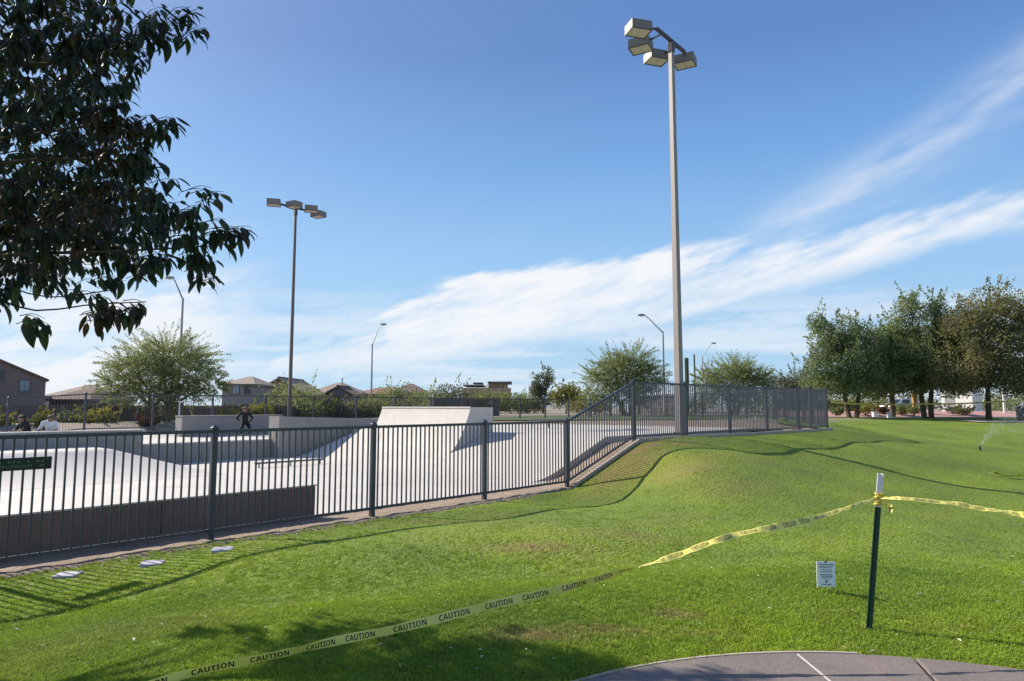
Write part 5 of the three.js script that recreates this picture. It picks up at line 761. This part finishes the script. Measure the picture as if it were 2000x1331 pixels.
// ------------------------------------------------------------------ the near tree overhanging the upper left
{
  const t = thing('shade_tree', 'dark leafy tree overhanging the upper left corner close to the camera', 'tree', V(-5.9, -0.15, 5.5)), O = V(-5.9, -0.15, 5.5), r = rng(909);
  // [pixel x, pixel y, radius in pixels, distance]
  const seen = [[40, 40, 110, 3.9], [160, 60, 105, 4.3], [255, 50, 75, 4.0], [325, 15, 55, 3.8], [60, 160, 110, 4.6], [180, 165, 80, 4.1], [235, 130, 50, 3.9], [20, 230, 60, 4.2], [130, 245, 85, 5.0], [225, 255, 75, 4.4], [290, 250, 55, 4.1], [320, 235, 35, 4.0],
    [305, 320, 50, 4.2], [235, 335, 80, 4.7], [140, 345, 70, 5.2], [70, 380, 55, 4.4], [335, 355, 26, 4.1], [345, 425, 58, 4.2], [265, 420, 85, 4.6], [165, 430, 85, 5.0], [60, 445, 75, 4.5], [390, 410, 36, 4.1], [385, 480, 48, 4.1], [320, 490, 55, 4.3], [215, 495, 62, 4.5], [110, 500, 70, 4.3], [25, 510, 55, 4.1], [405, 515, 28, 4.1],
    [150, 230, 95, 7.0], [245, 330, 85, 6.8], [300, 430, 70, 6.7], [90, 420, 90, 6.6], [40, 130, 110, 6.4], [180, 60, 90, 6.4]];
  const sparse = [[390, 12, 20, 3.7, 5], [405, 50, 14, 3.7, 3], [375, 35, 26, 3.7, 5], [345, 60, 26, 3.8, 4], [300, 100, 22, 3.8, 4], [275, 90, 24, 3.9, 4], [432, 385, 20, 4.2, 4], [420, 372, 14, 4.2, 2], [448, 440, 22, 4.0, 6], [470, 450, 20, 4.0, 6], [488, 455, 10, 4.0, 3], [495, 442, 5, 4.0, 2], [425, 530, 16, 4.1, 4], [40, 565, 22, 3.9, 4], [15, 575, 16, 3.9, 3], [190, 555, 24, 4.0, 4], [235, 535, 16, 4.0, 3], [80, 620, 16, 3.8, 3], [105, 635, 12, 3.8, 2], [205, 620, 18, 3.8, 4], [240, 600, 16, 3.8, 4], [268, 605, 16, 3.8, 5], [285, 598, 8, 3.8, 3], [225, 575, 10, 4.0, 2], [55, 330, 20, 4.2, 3], [10, 300, 14, 4.2, 2]];
  const hidden = [[-5.0, 3.5, 6.8, 0.72], [-4.4, 3.4, 6.65, 0.66], [-5.6, 3.6, 6.85, 0.55], [-3.75, 3.35, 6.5, 0.45], [-4.6, 3.9, 6.6, 0.7], [-6.2, 3.2, 6.98, 0.1], [-5.9, 3.22, 6.99, 0.1], [-5.4, 4.6, 6.0, 1.1], [-4.4, 4.8, 5.6, 1.0], [-3.6, 5.0, 5.0, 0.9], [-4.6, 5.6, 5.2, 1.0], [-6, 5.4, 5.6, 1.2], [-7.2, 4.8, 5.2, 1.1], [-6.8, 4.0, 4.4, 1.1], [-5.8, 5.2, 4.2, 1.1], [-4.2, 4.9, 4.2, 0.9], [-3.2, 4.4, 3.4, 0.7], [-5.2, 3.6, 3.8, 1.0], [-5.9, 6.2, 5.4, 0.9], [-4.9, 3.0, 4.6, 0.9]];
  const clusters = [];
  const ball = (C, R, n, hid) => { for (let i = 0; i < n; i++) { const a = r() * 2 * Math.PI, y = r() * 2 - 1, s = Math.sqrt(1 - y * y), q = R * Math.cbrt(r()); clusters.push([C.clone().add(v3(Math.cos(a) * s * q, y * q, Math.sin(a) * s * q)), hid]); } };
  for (const [px, py, rp, D] of seen) ball(VA(atD(px, py, D)), rp / FOCAL * D, Math.ceil(rp * rp / 400 * (D > 6 ? 1.7 : 1)), D > 6 ? 1 : 0);
  for (const [px, py, rp, D, n] of sparse) ball(VA(atD(px, py, D)), rp / FOCAL * D, n, 2);
  for (const [X, Y, D, R] of hidden) ball(V(X, Y, D), R, R < 0.15 ? 4 : Math.ceil(R * R * (D > 6.4 ? 170 : 60)), 1);
  // one leaf: a long drooping blade folded along its rib
  const leafShape = (L, Wd, curl, fold) => { const n = 5, pos = [], nrm = []; const P = (i, s) => { const q = i / n, w = Wd * Math.pow(Math.sin(Math.PI * Math.pow(q, 0.75)), 0.9) * (1 - q * 0.15); const a = curl * q; return v3(s * w, -Math.abs(s) * w * fold + L * (Math.sin(a) / curl - 0) * 0 - 0, 0).add(v3(0, -L * (1 - Math.cos(a)) / curl, L * Math.sin(a) / curl)); };
    for (let i = 0; i < n; i++) for (const s of [-1, 1]) { const A = P(i, 0), B = P(i, s), C = P(i + 1, s), E = P(i + 1, 0); for (const tri of s > 0 ? [[A, E, C], [A, C, B]] : [[A, C, E], [A, B, C]]) { const nn = tri[1].clone().sub(tri[0]).cross(tri[2].clone().sub(tri[0])); if (nn.length() < 1e-10) continue; nn.normalize(); for (const q of tri) { pos.push(q.x, q.y, q.z); nrm.push(nn.x, nn.y, nn.z); } } }
    for (const q of [[-0.0012, 0, -0.022], [0.0012, 0, -0.022], [0, 0, 0.004]]) { pos.push(...q); nrm.push(0, 1, 0); }
    return { pos, nrm }; };
  const variants = [[0.115, 0.021, 0.9, 0.35], [0.13, 0.024, 1.3, 0.3], [0.1, 0.022, 0.6, 0.4], [0.12, 0.019, 1.6, 0.3], [0.09, 0.021, 1.1, 0.45]].map((a) => leafShape(...a));
  const tints = [[0.028, 0.044, 0.017], [0.038, 0.058, 0.019], [0.07, 0.09, 0.02], [0.075, 0.046, 0.02], [0.036, 0.045, 0.024]];
  const leafGeos = variants.map((v, i) => { const g = new THREE.BufferGeometry(); g.setAttribute('position', new THREE.Float32BufferAttribute(v.pos, 3)); g.setAttribute('normal', new THREE.Float32BufferAttribute(v.nrm, 3)); return g; });
  const leafMats = tints.map((c) => new THREE.MeshPhysicalMaterial({ color: lin(...c), roughness: 0.55, transmission: 0.36, thickness: 0, side: THREE.DoubleSide, specularIntensity: 0.35 }));
  const P = [], Nn = [], Cc = [], q = new THREE.Quaternion(), m = new THREE.Matrix4(), e = v3(0, 0, 0), one = [], sc = v3(0, 0, 0), twigs = [];
  const camP = v3(0, EYE, 0);
  const mid = O.clone().add(v3(0.2, 4.0, 0));
  for (const [C, hid] of clusters) {
    const out = C.clone().sub(mid).normalize(); out.y = out.y * 0.4 + 0.1; out.normalize(); const n = hid === 2 ? 2 + Math.floor(r() * 2) : 6 + Math.floor(r() * 3), a0 = r() * 6.28, red = fbm(C.x * 0.9, C.y * 0.9, C.z * 0.9, 2) > 0.16;
    const tip = C, root = C.clone().addScaledVector(out, -0.22).add(v3((r() - 0.5) * 0.06, -0.02 + (r() - 0.5) * 0.06, (r() - 0.5) * 0.06)); twigs.push(tube([root, root.clone().lerp(tip, 0.5).add(v3((r() - 0.5) * 0.03, 0.012, (r() - 0.5) * 0.03)), root.clone().lerp(tip, 0.93).add(v3(0, -0.015, 0))], 0.003, 0.0012, 4, 4));
    for (let i = 0; i < n; i++) {
      const f = i / n, base = root.clone().lerp(tip, 0.25 + 0.75 * f), a = a0 + i * 2.4, s = v3(Math.cos(a), 0, Math.sin(a)).multiplyScalar(0.9).addScaledVector(out, i >= n - 2 ? 1.3 : 0.5).add(v3(0, -0.25 - r() * 0.75, 0)).normalize();
      m.lookAt(s, v3(0, 0, 0), v3((r() - 0.5) * 0.5, 1, (r() - 0.5) * 0.5)); q.setFromRotationMatrix(m); const k = (0.78 + r() * 0.5) * (hid === 1 ? 1.1 : 1); const vi = Math.floor(r() * 5), ti = red && r() < 0.55 ? 3 : r() < 0.06 ? 2 : Math.floor(r() * 2) + (r() < 0.12 ? 3 : 0);
      one.push({ base, q: q.clone(), k, vi, ti: Math.min(4, ti), d: hid === 1 ? 99 : hid === 2 ? 0 : base.distanceTo(camP) });
    }
  }
  one.sort((a, b) => a.d - b.d);
  const foliage = part(t, 'foliage', new THREE.BufferGeometry(), leafMat(0.36, 0.55));
  one.forEach((l, i) => {
    if (i < 300) { const g = part(t, 'leaf', leafGeos[l.vi], leafMats[l.ti], l.base.clone().sub(O)); g.quaternion.copy(l.q); g.scale.setScalar(l.k); return; }
    const v = variants[l.vi], c = tints[l.ti], kk = 0.8 + r() * 0.4; m.compose(l.base.clone().sub(O), l.q, sc.setScalar(l.k));
    for (let j = 0; j < v.pos.length; j += 3) { e.set(v.pos[j], v.pos[j + 1], v.pos[j + 2]).applyMatrix4(m); P.push(e.x, e.y, e.z); e.set(v.nrm[j], v.nrm[j + 1], v.nrm[j + 2]).applyQuaternion(l.q); Nn.push(e.x, e.y, e.z); Cc.push(c[0] * kk, c[1] * kk, c[2] * kk); }
  });
  const g = foliage.geometry; g.setAttribute('position', new THREE.Float32BufferAttribute(P, 3)); g.setAttribute('normal', new THREE.Float32BufferAttribute(Nn, 3)); g.setAttribute('color', new THREE.Float32BufferAttribute(Cc, 3)); foliage.userData.kind = 'stuff';
  const tw = merged(twigs); tw.translate(-O.x, -O.y, -O.z); part(t, 'twig', tw, M.bark).userData.kind = 'stuff';
  const fork = v3(0.1, 2.5, -0.1); part(t, 'trunk', tube([v3(0, -0.2, 0), v3(0.05, 1.2, 0.04), fork], 0.17, 0.12, 10, 10), M.bark);
  const limbTo = (p, mids, r0) => part(t, 'branch', tube([fork, ...mids.map((x, i) => x.sub(O).add(v3(0, Math.sin(x.x * 9 + i) * 0.05, 0))), p.sub(O)], r0 * 0.62, 0.003, 7, 24), M.bark);
  limbTo(VA(atD(330, 330, 4.2)), [VA(atD(-60, 330, 4.8)), VA(atD(150, 320, 4.5))], 0.06); limbTo(VA(atD(430, 480, 4.1)), [VA(atD(-40, 520, 4.6)), VA(atD(230, 490, 4.3))], 0.05); limbTo(VA(atD(300, 60, 3.9)), [VA(atD(-60, 150, 4.6)), VA(atD(130, 120, 4.2))], 0.06); limbTo(VA(atD(280, 240, 4.1)), [VA(atD(-80, 300, 4.9)), VA(atD(100, 270, 4.4))], 0.05);
  limbTo(VA(atD(285, 590, 3.8)), [VA(atD(-60, 560, 4.2)), VA(atD(70, 592, 3.9)), VA(atD(180, 606, 3.8))], 0.026); limbTo(VA(atD(230, 565, 4.0)), [VA(atD(-60, 540, 4.3)), VA(atD(90, 575, 4.1))], 0.018); limbTo(VA(atD(90, 268, 4.2)), [VA(atD(-50, 320, 4.6)), VA(atD(20, 292, 4.3))], 0.022);
  for (const h of hidden) limbTo(V(h[0], h[1], h[2]), [V(lerp(-5.8, h[0], 0.5), lerp(2.5, h[1], 0.55), lerp(5.6, h[2], 0.5))], 0.05);
}

// ------------------------------------------------------------------ grass blades
{
  const r = rng(77), n = 12, pos = [], nor = [];
  for (let i = 0; i < n; i++) { const a = r() * 6.28, d = Math.sqrt(r()) * 0.05, bx = Math.cos(a) * d, bz = Math.sin(a) * d, h = 0.014 + r() * 0.024, w = 0.0022 + r() * 0.0014, ya = r() * 6.28, lx = (r() - 0.5) * 0.05, lz = (r() - 0.5) * 0.05, sx = Math.cos(ya) * w, sz = Math.sin(ya) * w;
    const A = v3(bx - sx, -0.012, bz - sz), B = v3(bx + sx, -0.012, bz + sz), C = v3(bx + lx * 0.35 + sx * 0.8, h * 0.6, bz + lz * 0.35 + sz * 0.8), E = v3(bx + lx * 0.35 - sx * 0.8, h * 0.6, bz + lz * 0.35 - sz * 0.8), F = v3(bx + lx, h, bz + lz);
    for (const tr of [[A, B, C], [A, C, E], [E, C, F]]) { const nn = tr[1].clone().sub(tr[0]).cross(tr[2].clone().sub(tr[0])).normalize(); for (const p of tr) { pos.push(p.x, p.y, p.z); nor.push(nn.x, nn.y, nn.z); } } }
  const g = new THREE.BufferGeometry(); g.setAttribute('position', new THREE.Float32BufferAttribute(pos, 3)); g.setAttribute('normal', new THREE.Float32BufferAttribute(nor, 3));
  const spots = [];
  for (let i = 0; i < 470000 && spots.length < 250000; i++) {
    const D = 3.6 * Math.pow(45 / 3.6, r()), X = (r() * 2 - 1) * (0.86 * D + 1.2); // evenly in the logarithm of the distance
    if (!inLawn(X, D) || inPad(X, D, 0.02)) continue;
    if (VALVES.some((p) => Math.abs(p[0] - X) < 0.13 && p[2] - D < 0.2 && D - p[2] < 0.12)) continue;
    const dry = dryness(X, D); if (r() < dry * 0.85 || r() < 0.6 + 0.34 * smooth(4.5, 9.5, D)) continue;
    spots.push([X, D, dry]);
  }
  const im = new THREE.InstancedMesh(g, new THREE.MeshPhysicalMaterial({ color: 0xffffff, roughness: 0.7, transmission: 0.5, thickness: 0, side: THREE.DoubleSide, specularIntensity: 0.3 }), spots.length);
  const m = new THREE.Matrix4(), q = new THREE.Quaternion(), P = v3(0, 0, 0), s = v3(0, 0, 0), c = new THREE.Color();
  spots.forEach(([X, D, dry], i) => { const k = (0.75 + r() * 0.5) * (D > 9 ? 1 + (D - 9) * 0.03 : 1); P.set(X, lawnH(X, D), -D); q.setFromAxisAngle(UPV, r() * 6.28); s.set(k * (D > 9 ? 1.3 : 1), k * (0.75 + fbm(X * 1.2, D * 1.2, 6, 2) * 0.5) * (1 - 0.4 * smooth(7, 14, D)), k * (D > 9 ? 1.3 : 1)); m.compose(P, q, s); im.setMatrixAt(i, m); const gc = grassColor(X, D, 1.9 * (0.8 + r() * 0.4)); im.setColorAt(i, c.setRGB(gc[0] * 1.06, gc[1], gc[2] * 1.6)); });
  im.name = 'grass_blades'; tag(im, 'short green grass blades covering the lawn', 'grass', null, 'stuff'); im.castShadow = im.receiveShadow = true; scene.add(im);
}

{ // fallen leaves and pale clippings in the grass
  const r = rng(404), pos = [], nor = [], col = [];
  for (let i = 0; i < 900; i++) { const D = 4 * Math.pow(14 / 4, r()), X = (r() * 2 - 1) * 0.8 * D; if (!inLawn(X, D) || inPad(X, D)) continue; const y = lawnH(X, D) + 0.018 + r() * 0.012, a = r() * 6.28, L = 0.008 + r() * r() * 0.03, w = L * 0.4, c = r() < 0.45 ? [0.5, 0.47, 0.36] : r() < 0.6 ? [0.24, 0.15, 0.06] : [0.32, 0.27, 0.1], dx = Math.cos(a), dz = Math.sin(a);
    const A = v3(X - dx * L, y, -D - dz * L), B = v3(X - dz * w, y + L * 0.35, -D + dx * w), C = v3(X + dx * L, y + 0.004, -D + dz * L), E = v3(X + dz * w, y + L * 0.3, -D - dx * w);
    for (const t of [[A, B, C], [A, C, E]]) { const n = t[1].clone().sub(t[0]).cross(t[2].clone().sub(t[0])).normalize(); for (const q of t) { pos.push(q.x, q.y, q.z); nor.push(n.x, n.y, n.z); col.push(...c); } } }
  const g = new THREE.BufferGeometry(); g.setAttribute('position', new THREE.Float32BufferAttribute(pos, 3)); g.setAttribute('normal', new THREE.Float32BufferAttribute(nor, 3)); g.setAttribute('color', new THREE.Float32BufferAttribute(col, 3));
  const m = part(scene, 'leaf_litter', g, new THREE.MeshStandardMaterial({ vertexColors: true, roughness: 0.9, side: THREE.DoubleSide })); tag(m, 'scattered fallen leaves and pale clippings in the grass', 'leaf litter', null, 'stuff');
}

renderer.render(scene, camera);
